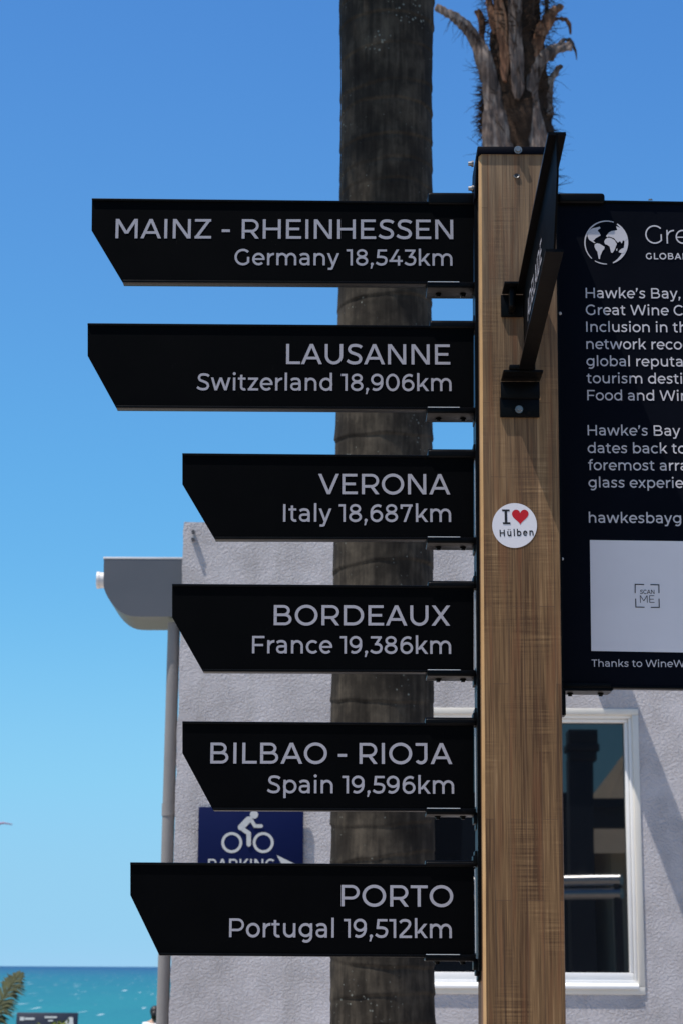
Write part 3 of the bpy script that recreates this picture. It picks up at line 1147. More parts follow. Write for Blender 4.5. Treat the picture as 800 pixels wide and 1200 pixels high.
def pxline(bm, pts, w, Y):
    for kk, (a, b) in enumerate(zip(pts, pts[1:])):
        dx, dy = b[0] - a[0], b[1] - a[1]
        l = math.hypot(dx, dy)
        nx, ny = -dy / l * w / 2, dx / l * w / 2
        Yk = Y - 0.00006 * kk
        pxpoly(bm, [(a[0] + nx, a[1] + ny), (b[0] + nx, b[1] + ny), (b[0] - nx, b[1] - ny), (a[0] - nx, a[1] - ny)], Yk)
    for kk, a in enumerate(pts):
        pxpoly(bm, [(a[0] + w / 2 * math.cos(i * PI / 8), a[1] + w / 2 * math.sin(i * PI / 8)) for i in range(16)], Y - 0.0005 - 0.00006 * kk)
pxring(bm, 271.9, 987.4, 12.2, 9.0, YT)
pxring(bm, 308.8, 987.4, 12.2, 9.0, YT)
pxpoly(bm, [(298 + 4.8 * math.cos(i * PI / 10), 954.6 + 4.8 * math.sin(i * PI / 10)) for i in range(20)], YT)
pxline(bm, [(291.5, 960.5), (282.8, 969.5)], 7.6, YT - 0.0012)
pxline(bm, [(293.5, 959.0), (299, 968), (306.3, 968)], 4.2, YT - 0.0024)
pxline(bm, [(282.5, 970.2), (291.8, 976.5), (291.8, 989.5)], 5.2, YT - 0.0036)
fix_normals(bm, Vector((0, -1, 0)))
obj('cyclist_symbol', bm, MT['signgrey'], ps)
obj('lettering', text_px('PARKING', 125, 244, 322, 1019, 1006.5, YT), MT['signgrey'], ps)
bm = B()
pxpoly(bm, [(324.5, 1002), (350, 1014.5), (324.5, 1027), (331, 1014.5)], YT)
fix_normals(bm, Vector((0, -1, 0)))
obj('arrow', bm, MT['signgrey'], ps)

# ------------------------------------------------------------------ tall palm behind the signs
def frond(bm, base, az, el, length, droop, leaf, n=26, width=0.02, tw=0.0, rnd=random):
    """arching palm frond: tapered rachis and two rows of folded leaflets"""
    h = Vector((math.cos(az), math.sin(az), 0))
    side = Vector((-math.sin(az), math.cos(az), 0))
    if tw:
        side = (side * math.cos(tw) + (h * -math.sin(el) + Vector((0, 0, math.cos(el)))) * math.sin(tw)).normalized()
    pts = []
    p = Vector(base)
    e = el
    for i in range(n + 1):
        pts.append(p.copy())
        d = h * math.cos(e) + Vector((0, 0, math.sin(e)))
        p = p + d * (length / n)
        e -= droop / n * (0.4 + 1.2 * i / n)
    tube(bm, pts, [width * (1 - 0.85 * i / n) for i in range(n + 1)], n=6)
    for i in range(3, n + 1):
        f = i / n
        ll = leaf * (math.sin(PI * min(1, 0.12 + f * 0.86)) ** 0.6) * rnd.uniform(0.8, 1.1)
        d = (pts[min(i + 1, n)] - pts[i - 1]).normalized()
        nrm = d.cross(side).normalized()
        for sg in (-1, 1):
            for jj in range(2):
                b0 = pts[i] - d * (length / n) * 0.5 * jj
                out = (side * sg * 0.8 + d * rnd.uniform(0.45, 0.8) + nrm * rnd.uniform(-0.25, 0.15)).normalized()
                mid = b0 + out * ll * 0.55
                tip = b0 + out * ll + Vector((0, 0, -ll * rnd.uniform(0.15, 0.4)))
                wv = d * (0.003 + leaf * 0.032)
                v = [bm.verts.new(q) for q in (b0 - wv * 0.5, mid - wv, tip, mid + wv, b0 + wv * 0.5)]
                bm.faces.new(v)


YT1 = 8.0
tp = thing('tall_palm', 'tall palm with dark smooth ringed trunk rising behind the finger signs', 'tree', (P(448, 1100, YT1).x, YT1 + 0.2, 0))
prof = [(0, 398, 507.5), (240, 397, 506.5), (330, 396, 506), (500, 392.5, 507), (660, 389.5, 508), (800, 387.5, 508.5), (1000, 386.5, 509), (1200, 386, 510)]
zs_, cs_, rs_ = [], [], []
for py, a, b_ in prof:
    pa, pb = P(a, py, YT1 + 0.2), P(b_, py, YT1 + 0.2)
    zs_.append((pa.z + pb.z) / 2); cs_.append((pa.x + pb.x) / 2); rs_.append((pb.x - pa.x) / 2)
def interp(z):
    if z >= zs_[0]:
        return cs_[0] + (z - zs_[0]) * 0.004, rs_[0] * (1 - 0.02 * (z - zs_[0]))
    for i in range(len(zs_) - 1):
        if zs_[i] >= z >= zs_[i + 1]:
            f = (zs_[i] - z) / (zs_[i] - zs_[i + 1])
            return cs_[i] + (cs_[i + 1] - cs_[i]) * f, rs_[i] + (rs_[i + 1] - rs_[i]) * f
    f = zs_[-1] - z
    return cs_[-1] - 0.002 * f, rs_[-1] + 0.015 * f
bm = B()
rings = []
zc, scars = 0.0, []
rr = random.Random(3)
while zc < 9:
    scars.append((zc, rr.uniform(0.5, 1.0), rr.uniform(0, 6.28), rr.uniform(0.01, 0.03)))
    zc += rr.uniform(0.09, 0.17)
TOPZ = 8.4
NZ, NA = 1500, 64
for j in range(NZ + 1):
    z = TOPZ * j / NZ
    cx, r0 = interp(z)
    ringv = []
    for kx in range(NA):
        a = kx * 2 * PI / NA
        r_ = r0
        # leaf-scar rings: shallow step, slightly tilted and broken around the trunk
        for (zs1, am, ph, tl) in scars:
            if abs(zs1 - z) < 0.25:
                d = z - zs1 - tl * math.sin(a + ph) - 0.01 * mnoise.noise(Vector((math.cos(a) * 2, math.sin(a) * 2, zs1 * 9)))
                if -0.03 < d < 0.004:
                    q2 = max(0, 0.5 + 0.9 * mnoise.noise(Vector((math.cos(a) * 1.7 + 3, math.sin(a) * 1.7, zs1 * 5))))
                    r_ -= r0 * 0.015 * q2 * math.exp(-((d + 0.012) / 0.008) ** 2)
                if -0.008 < d < 0.1:
                    q = max(0, 0.6 + 0.7 * mnoise.noise(Vector((math.cos(a) * 1.3 + 7, math.sin(a) * 1.3, zs1 * 4))))
                    r_ += r0 * 0.036 * am * q * (math.exp(-max(d, 0) * 34) if d > 0 else 1 + d / 0.008)
        r_ += r0 * 0.03 * mnoise.noise(Vector((math.cos(a) * 0.9, math.sin(a) * 0.9, z * 2.2)))
        r_ += 0.0018 * mnoise.noise(Vector((math.cos(a) * 9, math.sin(a) * 9, z * 14)))
        ringv.append(bm.verts.new((cx + r_ * 0.985 * math.cos(a), YT1 + 0.2 + r_ * math.sin(a), z)))
    rings.append(ringv)
for a_, b_ in zip(rings, rings[1:]):
    for kx in range(NA):
        bm.faces.new((a_[kx], a_[(kx + 1) % NA], b_[(kx + 1) % NA], b_[kx]))
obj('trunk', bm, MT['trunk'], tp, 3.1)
ctop = Vector((interp(TOPZ)[0], YT1 + 0.2, TOPZ))
rr = random.Random(5)
for azd, el_, ln, dr_ in ((-156, 30, 1.8, 60), (-166, 5, 2.0, 45), (-146, 5, 1.5, 40), (-90, 62, 2.6, 110), (-55, 45, 2.6, 110),
                          (-20, 55, 2.6, 110), (15, 45, 2.6, 100), (50, 60, 2.6, 100), (130, 75, 2.2, 60)):
    bm = B()
    frond(bm, ctop - Vector((0, 0, 0.1)), R(azd), R(el_), ln, R(dr_), 0.5, n=34, width=0.04, rnd=rr)
    obj('frond', bm, MT['leaf'], tp)

# ------------------------------------------------------------------ date palm with cut frond bases, above the post
YD = 17.0
dp = thing('trimmed_palm', 'shaggy palm trunk with dry sawn-off frond stubs seen above the timber post', 'tree', (P(606, 1130, YD).x, YD, 0))
bm = B()
cx0 = P(606, 100, YD)
rings = []
ztop = P(606, -60, YD).z
sc = YD / F * 1.0
for j in range(221):
    z = ztop * j / 220
    rad = 0.285 + 0.02 * mnoise.noise(Vector((0, 0, z * 2)))
    if z > ztop - 1.35:
        rad *= 1 - 0.30 * min(1, (z - ztop + 1.35) / 0.7)
    rv = []
    for kx in range(40):
        a = kx * 2 * PI / 40
        r_ = rad + 0.05 * mnoise.noise(Vector((math.cos(a) * 2.5, math.sin(a) * 2.5, z * 3))) + 0.03 * mnoise.noise(Vector((math.cos(a) * 9, math.sin(a) * 9, z * 12)))
        rv.append(bm.verts.new((cx0.x + r_ * math.cos(a), YD + r_ * math.sin(a), z)))
    rings.append(rv)
for a_, b_ in zip(rings, rings[1:]):
    for kx in range(40):
        bm.faces.new((a_[kx], a_[(kx + 1) % 40], b_[(kx + 1) % 40], b_[kx]))
bm.faces.new(rings[-1])
obj('trunk', bm, MT['fibre'], dp, 3.1)
stubs = [  # pixel centreline, half widths in pixels, depth offset, material
    ([(588, 300), (585, 200), (581, 160), (577, 118), (570, 78), (558, 48), (541, 27), (525, 16), (511, 8)], [24, 21, 18, 13.5, 11.5, 10.5, 9, 7.5, 5], -0.27, 'boot'),
    ([(606, 116), (606, 100), (605, 70), (604, 40), (602, 10), (600, -40)], [4, 9, 9.5, 9.5, 9, 8], -0.30, 'boot'),
    ([(591, 95), (590, 80), (590, 50), (586, 20), (580, -10), (572, -40)], [3, 7, 8.5, 8, 7, 6], -0.27, 'bootred'),
    ([(630, 300), (628, 200), (625, 165), (622, 130), (623, 98), (632, 72), (648, 58), (668, 54)], [26, 22, 18, 12, 10, 9.5, 9, 9], -0.27, 'boot'),
    ([(622, 100), (626, 62), (635, 35), (645, 17), (657, 6)], [8, 9.5, 9, 8, 5], -0.22, 'bootred'),
    ([(634, 40), (646, 24), (658, 22), (666, 27), (668, 40)], [5, 4, 3.5, 2.5, 0.8], -0.1, 'bootred'),
    ([(641, 135), (644, 98), (650, 85), (657, 77)], [9, 5, 4, 2.5], -0.12, 'boot'),
    ([(571, 66), (564, 44), (564, 26), (559, 12)], [4, 4, 5, 6], -0.1, 'bootred'),
    ([(616, 60), (621, 20), (624, -30)], [6, 5, 4], -0.15, 'boot'),
    ([(566, 95), (556, 60), (548, 44), (546, 34)], [5, 4, 3, 1.5], -0.2, 'boot'),
    ([(580, 40), (574, 10), (570, -12)], [5, 5, 4], -0.2, 'bootred'),
    ([(632, 60), (638, 30), (640, 8), (637, -14)], [4, 4, 3.5, 3], -0.05, 'boot'),
    ([(645, 70), (656, 50), (667, 47), (673, 58), (675, 70)], [4, 3.5, 2.6, 1.6, 0.6], -0.1, 'boot'),
    ([(606, 300), (605, 240), (602, 190), (600, 160), (596, 140)], [16, 15, 12, 9, 3], -0.26, 'boot'),
]
for pts, hw, dy, mn in stubs:
    bm = B()
    cp = catmull([(a, b, w_) for (a, b), w_ in zip(pts, hw)], 9)
    n_ = len(cp)
    wp = [P(a, b, YD + dy * (1 - 0.25 * i / n_)) for i, (a, b, _) in enumerate(cp)]
    tube(bm, wp, [w_ * sc * (0.84 if b < 130 else 1.0) for _, b, w_ in cp], n=36, flat=0.34)
    bm.normal_update()
    sd = len(pts) * 3.7 + pts[0][0]
    for v in bm.verts:
        n1_ = mnoise.noise(Vector((v.co.x * 42, v.co.y * 42 + sd, v.co.z * 2.5)))
        n2_ = mnoise.noise(Vector((v.co.x * 13 + sd, v.co.y * 13, v.co.z * 4)))
        v.co += v.normal * (0.014 * n1_ + 0.012 * n2_)
    obj('cut_frond', bm, MT[mn], dp, 1.0)
# loose fibres
rr = random.Random(11)
bm = B()
def strand(p0, d, L_, r0):
    pts = [Vector(p0)]
    d = Vector(d).normalized()
    for i in range(6):
        d = (d + Vector((rr.uniform(-.35, .35), rr.uniform(-.3, .3), rr.uniform(-.4, .25)))).normalized()
        pts.append(pts[-1] + d * L_ / 6)
    tube(bm, pts, [r0 * (1 - 0.14 * i) for i in range(7)], n=4)
for i in range(620):
    z = rr.uniform(P(606, 235, YD).z, P(606, -20, YD).z)
    a = rr.choice((0, PI)) + rr.uniform(-0.9, 0.9) if rr.random() < 0.75 else rr.uniform(PI, 2 * PI)
    base = (cx0.x + 0.28 * math.cos(a), YD + 0.28 * math.sin(a), z)
    strand(base, (math.cos(a) * rr.uniform(0.2, 1.1), math.sin(a) * 0.6, rr.uniform(-0.7, 1.0)), rr.choice((0.08, 0.11, 0.15, 0.15, 0.24)), rr.uniform(0.002, 0.006))
for i in range(420):     # matted clumps on the left flank and between the stubs
    z = rr.gauss(P(606, 128, YD).z, 0.16)
    a = PI + rr.uniform(-0.5, 0.9)
    strand((cx0.x + 0.29 * math.cos(a), YD + 0.29 * math.sin(a), z), (math.cos(a) * 0.6, math.sin(a) * 0.5, rr.uniform(-1.2, 0.6)), rr.uniform(0.06, 0.15), rr.uniform(0.004, 0.008))
for i in range(160):
    z = rr.uniform(P(606, 60, YD).z, P(606, -10, YD).z)
    a = rr.uniform(PI, 2 * PI)
    strand((cx0.x + 0.24 * math.cos(a), YD + 0.26 * math.sin(a), z), (math.cos(a) * 1.2, -0.3, rr.uniform(-0.5, 1.0)), rr.uniform(0.1, 0.26), rr.uniform(0.002, 0.006))
for i in range(26):      # hairs hanging from the long left stub
    u = rr.random()
    a, b = 512 + 50 * u, 12 + 30 * u * u
    strand(P(a, b + 4, YD - 0.25), (rr.uniform(-0.7, 0.4), -0.1, -1), rr.uniform(0.08, 0.24), 0.0028)
o = obj('fibre_strands', bm, MT['fibre'], dp)
o['kind'] = 'stuff'
rr = random.Random(15)
for i in range(9):
    bm = B()
    frond(bm, (cx0.x, YD, ztop + 0.25), R(i * 40 + 10), R(rr.uniform(50, 75)), 3.2, R(95), 0.5, n=26, width=0.04, rnd=rr)
    obj('frond', bm, MT['leaf'], dp)

# ------------------------------------------------------------------ timber post
YPF = 3.54
YPB = YPF + 0.14
def lin(pa, pb, z):
    f = (z - pb.z) / (pa.z - pb.z)
    return pb.x + (pa.x - pb.x) * f
eL = (P(560.5, 180, YPF), P(566.2, 1200, YPF))
eR = (P(650.8, 180, YPF), P(663.2, 1200, YPF))
ztp = P(600, 177, YPF).z
post = thing('timber_post', 'square laminated timber post with black cap carrying all the finger signs', 'post', ((lin(*eL, 0) + lin(*eR, 0)) / 2, YPF + 0.07, 0))
bm = B()
l0, r0, l1, r1 = lin(*eL, -0.3), lin(*eR, -0.3), lin(*eL, ztp), lin(*eR, ztp)
def post_ring(xl, xr, z):
    c, d = 0.0045, 0.012          # eased front arrises
    q = [(xl, YPF + d), (xl, YPB - 0.004), (xl + 0.004, YPB), (xr - 0.004, YPB), (xr, YPB - 0.004), (xr, YPF + d), (xr - 0.0025, YPF), (xl + c, YPF)]
    return [bm.verts.new((x, y, z)) for x, y in q]
za, zbp = post_ring(l0, r0, -0.3), post_ring(l1, r1, ztp)
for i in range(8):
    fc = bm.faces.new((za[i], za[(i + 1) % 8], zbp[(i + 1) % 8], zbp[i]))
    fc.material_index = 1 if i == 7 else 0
bm.faces.new(zbp)
bmesh.ops.recalc_face_normals(bm, faces=bm.faces)
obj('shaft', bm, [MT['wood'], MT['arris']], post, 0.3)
def post_l(z): return lin(*eL, z)
def post_r(z): return lin(*eR, z)
# cap: folded sheet with a lip on each side
bm = B()
z1, z0_ = P(600, 172.5, YPF).z, P(600, 181, YPF).z
box(bm, l1 - 0.003, r1 + 0.003, YPF - 0.004, YPB + 0.004, z0_, z1, 0.0015)
zl = P(560, 228, YPF).z
hexa(bm, [(post_l(zl) - 0.0075, YPF + 0.02, zl), (post_l(zl) - 0.0075, YPB - 0.02, zl), (post_l(zl) - 0.0045, YPB - 0.02, zl), (post_l(zl) - 0.0045, YPF + 0.02, zl),
          (l1 - 0.004, YPF + 0.012, z0_ + 0.002), (l1 - 0.004, YPB - 0.012, z0_ + 0.002), (l1 - 0.001, YPB - 0.012, z0_ + 0.002), (l1 - 0.001, YPF + 0.012, z0_ + 0.002)])
cap = obj('cap', bm, MT['navy'], post, 0.6)
def bolt(bm, c, d, r, h, n=12, hexh=False):
    c, d = Vector(c), Vector(d).normalized()
    rod(bm, c, c + d * h * 0.4, r * 1.35, n=16)
    rod(bm, c + d * h * 0.4, c + d * h, r, r * 0.85, n=6 if hexh else n)
def screw(p, d, r=0.0055, h=0.006, parent=None, hexh=False, m='steel', name='screw'):
    bm = B()
    bolt(bm, p, d, r, h, hexh=hexh)
    return obj(name, bm, MT[m], parent, 0.6)
def sub(o, parent, base):
    """re-hang a world-space part (built under its thing) below one of the thing's parts"""
    o.parent = parent
    return o
q = P(606.3, 176, YPF - 0.004)
sub(screw(q, (0, -1, 0), parent=post), cap, post)
for py in (192, 221):
    q = P(560, py, YPF + 0.06)
    sub(screw((post_l(q.z) - 0.006, YPF + 0.06, q.z), (-1, 0, 0), 0.0045, 0.010, parent=post), cap, post)
q = P(604.5, 206, YPF)
bm = B()
rod(bm, q + Vector((0, -0.0012, 0)), q + Vector((0, 0.02, 0)), 0.0042, n=14)
obj('bolt_hole', bm, MT['ink'], post, 0.6)
bm = B()
for kx in range(10):
    a0 = kx * PI / 9 + PI
    rod(bm, (q.x + 0.0045 * math.cos(a0), q.y - 0.0015, q.z + 0.0045 * math.sin(a0)), (q.x + 0.0045 * math.cos(a0 + .35), q.y - 0.0015, q.z + 0.0045 * math.sin(a0 + .35)), 0.0011, n=6)
obj('washer', bm, MT['steel'], post, 0.6)
# clamp rails down both sides of the post
for side in (-1, 1):
    bm = B()
    zt_, zb_ = P(560, 226, YPF).z, (P(560, 1138, YPF).z if side < 0 else P(560, 835, YPF).z)
    ex = post_l if side < 0 else post_r
    y0, y1 = YPF + 0.035, YPF + 0.105
    def xx(z, o_): return ex(z) + side * o_
    hexa(bm, [(xx(zb_, 0.0005), y0, zb_), (xx(zb_, 0.0005), y1, zb_), (xx(zb_, 0.006), y1, zb_), (xx(zb_, 0.006), y0, zb_),
              (xx(zt_, 0.0005), y0, zt_), (xx(zt_, 0.0005), y1, zt_), (xx(zt_, 0.006), y1, zt_), (xx(zt_, 0.006), y0, zt_)])
    obj('mounting_rail', bm, MT['bracket'], post, 0.6)

# ------------------------------------------------------------------ finger signs
YS = 3.60                                   # front of the sheet
FG = 'finger signs bolted to the left side of the post'
signs = [
    # TL, notch, BL, right top y, right bottom y (at x=556), line 1, line 2
    dict(tl=(108, 233), no=(107.6, 270), bl=(144, 331), rt=237.5, rb=333.5, br=(501, 223.5), bb=(500, 343),
         t1=('MAINZ - RHEINHESSEN', 135.5, 530.5, 279.2, 280.2, 256.5), t2=('Germany 18,543km', 275, 529.5, 310.6, 311.4, 291.8),
         lab='black finger sign for MAINZ - RHEINHESSEN, Germany, highest on the post'),
    dict(tl=(103, 379.3), no=(103, 417), bl=(136.5, 478), rt=382.5, rb=480.5, br=(503, 373.5), bb=(500, 490),
         t1=('LAUSANNE', 335.5, 527, 426.6, 427.2, 403), t2=('Switzerland 18,906km', 230.5, 528.5, 457.3, 458.3, 437.5),
         lab='black finger sign for LAUSANNE, Switzerland, between the Mainz and Verona signs'),
    dict(tl=(214, 531.6), no=(214, 567.5), bl=(252, 632), rt=534.5, rb=632.5, br=(501, 524.5), bb=(500, 641.5),
         t1=('VERONA', 373, 527, 579.0, 579.4, 555.2), t2=('Italy 18,687km', 332, 528, 611.3, 611.7, 590.8),
         lab='black finger sign for VERONA, Italy, its tip over the top of the white wall'),
    dict(tl=(202, 684.6), no=(202, 723.5), bl=(238, 787), rt=687.0, rb=788.3, br=(501, 679), bb=(500, 798.5),
         t1=('BORDEAUX', 321, 527, 732.6, 733.2, 709), t2=('France 19,386km', 295.6, 528, 765.6, 766.3, 745.2),
         lab='black finger sign for BORDEAUX, France, in front of the grey rainwater head'),
    dict(tl=(214, 845.6), no=(214, 882.5), bl=(250, 949.5), rt=848.0, rb=950.6, br=(498, 839.3), bb=(499, 959.5),
         t1=('BILBAO - RIOJA', 246.7, 529.4, 894.7, 895.4, 870.2), t2=('Spain 19,596km', 313, 531.5, 929.4, 930.2, 908.8),
         lab='black finger sign for BILBAO - RIOJA, Spain, just above the blue parking sign'),
    dict(tl=(153, 1010.8), no=(153, 1049), bl=(187, 1119.5), rt=1013.4, rb=1122, br=(498, 1007), bb=(498, 1137),
         t1=('PORTO', 399.6, 530.5, 1062.0, 1062.8, 1037), t2=('Portugal 19,512km', 268.7, 528.8, 1098.2, 1099.4, 1076.2),
         lab='black finger sign for PORTO, Portugal, lowest on the post'),
]
for sgn in signs:
    XE = 554.5
    tl, no, bl = sgn['tl'], sgn['no'], sgn['bl']
    f = thing('finger_sign', sgn['lab'], 'sign', P(XE, sgn['rb'], YS), FG)
    # plate
    bm = B()
    prism(bm, [XZ(*tl, YS), XZ(*no, YS), XZ(*bl, YS), XZ(XE, sgn['rb'], YS), XZ(XE, sgn['rt'], YS)], YS, YS + 0.003)
    obj('plate', bm, MT['black'], f)
    # folded top and bottom flanges
    for nm, (a, b) in (('top_flange', (tl, (XE, sgn['rt']))), ('bottom_flange', (bl, (XE, sgn['rb'])))):
        A, E = P(*a, YS), P(*b, YS)
        th = 0.0042
        up_ = 0.0 if nm == 'top_flange' else 1
        zo = (-th, 0.0004) if nm == 'top_flange' else (-0.0004, th)
        bm = B()
        hexa(bm, [(A.x, YS - 0.003, A.z + zo[0]), (A.x, YS + 0.021, A.z + zo[0]), (E.x, YS + 0.021, E.z + zo[0]), (E.x, YS - 0.003, E.z + zo[0]),
                  (A.x, YS - 0.003, A.z + zo[1]), (A.x, YS + 0.021, A.z + zo[1]), (E.x, YS + 0.021, E.z + zo[1]), (E.x, YS - 0.003, E.z + zo[1])], 0.001)
        obj(nm, bm, MT['bracket'], f, 0.6)
    # bright end edge next to the post
    bm = B()
    a, b = P(XE + 0.8, sgn['rt'] + 5, YS), P(XE + 0.8, sgn['rb'] - 5, YS)
    box(bm, a.x, a.x + 0.0017, YS - 0.001, YS + 0.004, b.z, a.z)
    obj('end_edge', bm, MT['raw'], f)
    # top bracket: rolled channel gripping the top flange, and its foot on the post rail
    a, b = P(sgn['br'][0], sgn['br'][1], YS - 0.005), P(558.5, sgn['rt'] + 2.0, YS - 0.005)
    zt_, zb_ = a.z, b.z
    bm = B()
    box(bm, a.x, b.x, YS - 0.005, YS + 0.042, zb_, zt_ - 0.0035, 0.004, 4)
    box(bm, a.x + 0.0006, b.x - 0.0006, YS + 0.001, YS + 0.048, zt_ - 0.0062, zt_ - 0.0012, 0.001)
    tb = obj('top_bracket', bm, MT['bracket'], f, 0.7)
    bm = B()
    zc_ = zt_ - 0.004
    for (dx, w_, h0, h1) in ((0.0, 0.010, -0.004, 0.011), (0.003, 0.007, 0.011, 0.019)):
        box(bm, b.x - w_ + 0.003, b.x + 0.0045, YS - 0.006, YS + 0.035, zc_ + h0, zc_ + h1, 0.001)
    o = obj('clamp_lug', bm, MT['bracket'], f, 0.6)
    o.parent = tb
    # bottom bracket: front lip, shelf below the sign, two bolts
    a, b = P(sgn['bb'][0], sgn['rb'] + 0.8, YS - 0.006), P(558.5, sgn['rb'] + 0.8, YS - 0.006)
    bm = B()
    box(bm, a.x, b.x, YS - 0.007, YS + 0.058, b.z - 0.0052, b.z - 0.0008, 0.0012)
    box(bm, a.x, b.x - 0.002, YS - 0.0072, YS - 0.0042, b.z - 0.004, b.z + 0.0058, 0.0008)
    bb = obj('bottom_bracket', bm, MT['bracket'], f, 0.6)
    bm = B()
    for (w_, h0, h1) in ((0.010, -0.020, -0.003), (0.0065, -0.030, -0.020), (0.003, -0.04, -0.03)):
        box(bm, b.x - w_ + 0.004, b.x + 0.0045, YS - 0.004, YS + 0.035, b.z + h0, b.z + h1, 0.0008)
    o = obj('clamp_lug', bm, MT['bracket'], f, 0.6)
    o.parent = bb
    bm = B()
    c0 = P(sgn['bb'][0] + 0.4, sgn['rb'] - 4.8, YS)
    box(bm, c0.x, c0.x + 0.058, YS - 0.0082, YS - 0.0074, b.z + 0.0052, b.z + 0.0063)
    o = obj('lip_edge', bm, MT['raw'], f)
    o.parent = bb
    for u in (0.24, 0.74):
        x = a.x + (b.x - a.x) * u
        o = screw((x, YS + 0.03, b.z - 0.0052), (0, 0, -1), 0.0042, 0.0055, parent=f, hexh=True, m='bracket', name='bolt')
        o.parent = bb
    # lettering
    for nm, (tx, xl, xr, yb, yb2, yt), wt in (('place_name', sgn['t1'], 101), ('country_and_distance', sgn['t2'], 98)):
        obj(nm, text_px(tx, wt, xl, xr, yb, yt, YS - 0.0006, 0, yb2), MT['vinyl'], f)

# the finger sign that points out of the picture, towards the camera
zT, zB = P(603, 350, YPF).z, P(604.5, 445, YPF).z
xm = P(613.2, 445, YPF).x
f = thing('finger_sign', 'black finger sign jutting from the front of the post, seen almost end-on', 'sign', (xm, YPF - 0.02, zB), 'finger signs bolted to the front of the post')
YN1 = (zT - 1.6) / (P(641.5, 158, 1).z - 1.6)      # near ends of the top and bottom edges
YN0 = (zB - 1.6) / (P(639, 295, 1).z - 1.6)
HW = 0.0132
yaw = (xm - HW - P(641.5, 158, YN1).x) / (YPF - YN1)
def xo(y): return xm - (YPF - y) * yaw      # sheet turned by about one degree
def side_prism(bm, yz, x0, x1):
    a = [bm.verts.new((xo(y) + x0, y, z)) for y, z in yz]
    b = [bm.verts.new((xo(y) + x1, y, z)) for y, z in yz]
    n = len(a)
    bm.faces.new(a)
    bm.faces.new(b[::-1])
    for i in range(n):
        bm.faces.new((a[i], b[i], b[(i + 1) % n], a[(i + 1) % n]))
    bmesh.ops.recalc_face_normals(bm, faces=bm.faces)
YF = YPF - 0.03
bm = B()
side_prism(bm, [(YF, zT + 0.001), (YF, zB + 0.004), (YN0, zB + 0.004), (YN1, zB + (zT - zB) * 0.6), (YN1, zT + 0.001)], -0.0015, 0.0015)
obj('plate', bm, MT['black'], f)
for nm, z_, yn in (('top_flange', zT, YN1), ('bottom_flange', zB, YN0)):
    bm = B()
    side_prism(bm, [(YF, z_), (YF, z_ + 0.0045), (yn, z_ + 0.0045), (yn, z_)], -HW, HW)
    obj(nm, bm, MT['bracket'], f, 0.6)
for nm, tx, zb_, zt_, ya, yb_ in (('place_name', 'ADELAIDE', 0.42, 0.66, 3.40, 3.08), ('country_and_distance', 'South Australia', 0.13, 0.32, 3.42, 3.04)):
    bm = B()
    lo, hi = ink_extent(tx, 100)
    ez = (zt_ - zb_) * (zT - zB) / 700
    def place(x, y, kk, ya=ya, yb_=yb_, lo=lo, hi=hi, zb_=zb_, ez=ez):
        yy = ya + (yb_ - ya) * (x - lo) / (hi - lo)
        return (xo(yy) - 0.0019 - 0.00004 * kk, yy, zB + zb_ * (zT - zB) + y * ez)
    text_bm(bm, tx, 100, place)
    fix_normals(bm, Vector((-1, 0, 0)))
    obj(nm, bm, MT['vinyl'], f)
# brackets on the post face: angle plates above and below
for nm, (pl, pr, pt, pm_, pb) in (('top_bracket', (586.5, 632.5, 345, 351, 371)), ('bottom_bracket', (585.5, 631.5, 452, 468, 488.5))):
    a = P(pl, pb, YPF - 0.006)
    b = P(pr, pb, YPF - 0.006)
    zmid = P(pl, pm_, YPF - 0.006).z
    bm = B()
    box(bm, a.x, b.x, YPF - 0.006, YPF - 0.0005, a.z, (zmid + 0.004) if nm == 'bottom_bracket' else zT + 0.0055, 0.001)
    if nm == 'bottom_bracket':
        box(bm, a.x + 0.002, b.x + 0.002, YPF - 0.066, YPF - 0.0062, zB - 0.0052, zB - 0.0006, 0.001)
        box(bm, a.x + 0.012, b.x - 0.012, YPF - 0.07, YPF - 0.052, zB - 0.0004, zB + 0.008, 0.002)
        box(bm, a.x + 0.001, b.x + 0.001, YPF - 0.009, YPF - 0.0062, zmid + 0.001, zB - 0.006, 0.001)
    else:
        box(bm, a.x + 0.002, b.x + 0.002, YPF - 0.066, YPF - 0.0062, zT + 0.006, zT + 0.0106, 0.001)
        box(bm, a.x + 0.0125, a.x + 0.024, YPF - 0.05, YPF - 0.0065, a.z + 0.004, zT + 0.0055, 0.004, 3)
    bo = obj(nm, bm, MT['bracket'], f, 0.6)
    if nm == 'bottom_bracket':
        q = P(607.5, 480, YPF - 0.006)
        o = screw(q, (0, -1, 0), 0.0052, 0.007, parent=f, hexh=True, name='bolt')
        o.parent = bo

# ------------------------------------------------------------------ information panel on the right side of the post
YI = 3.665
ip = thing('information_panel', 'large dark navy information board with globe emblem and text, right of the post', 'sign', P(656, 812, YI))
def il(y): return 650.5 + (y - 237) * 0.0085
XRT = 1010
bm = B()
prism(bm, [XZ(il(237), 234.5, YI), XZ(il(800), 806, YI), XZ(XRT + 6, 811, YI), XZ(XRT, 240, YI)], YI, YI + 0.003)
obj('board', bm, MT['navy'], ip)
for nm, ya, yb_, zo in (('top_flange', 234.5, 240, (-0.0042, 0.0004)), ('bottom_flange', 805.5, 810.5, (-0.0004, 0.0042))):
    A, E = P(il(ya), ya, YI), P(XRT, yb_, YI)
    bm = B()
    hexa(bm, [(A.x, YI - 0.003, A.z + zo[0]), (A.x, YI + 0.021, A.z + zo[0]), (E.x, YI + 0.021, E.z + zo[0]), (E.x, YI - 0.003, E.z + zo[0]),
              (A.x, YI - 0.003, A.z + zo[1]), (A.x, YI + 0.021, A.z + zo[1]), (E.x, YI + 0.021, E.z + zo[1]), (E.x, YI - 0.003, E.z + zo[1])], 0.001)
    obj(nm, bm, MT['bracket'], ip, 0.6)
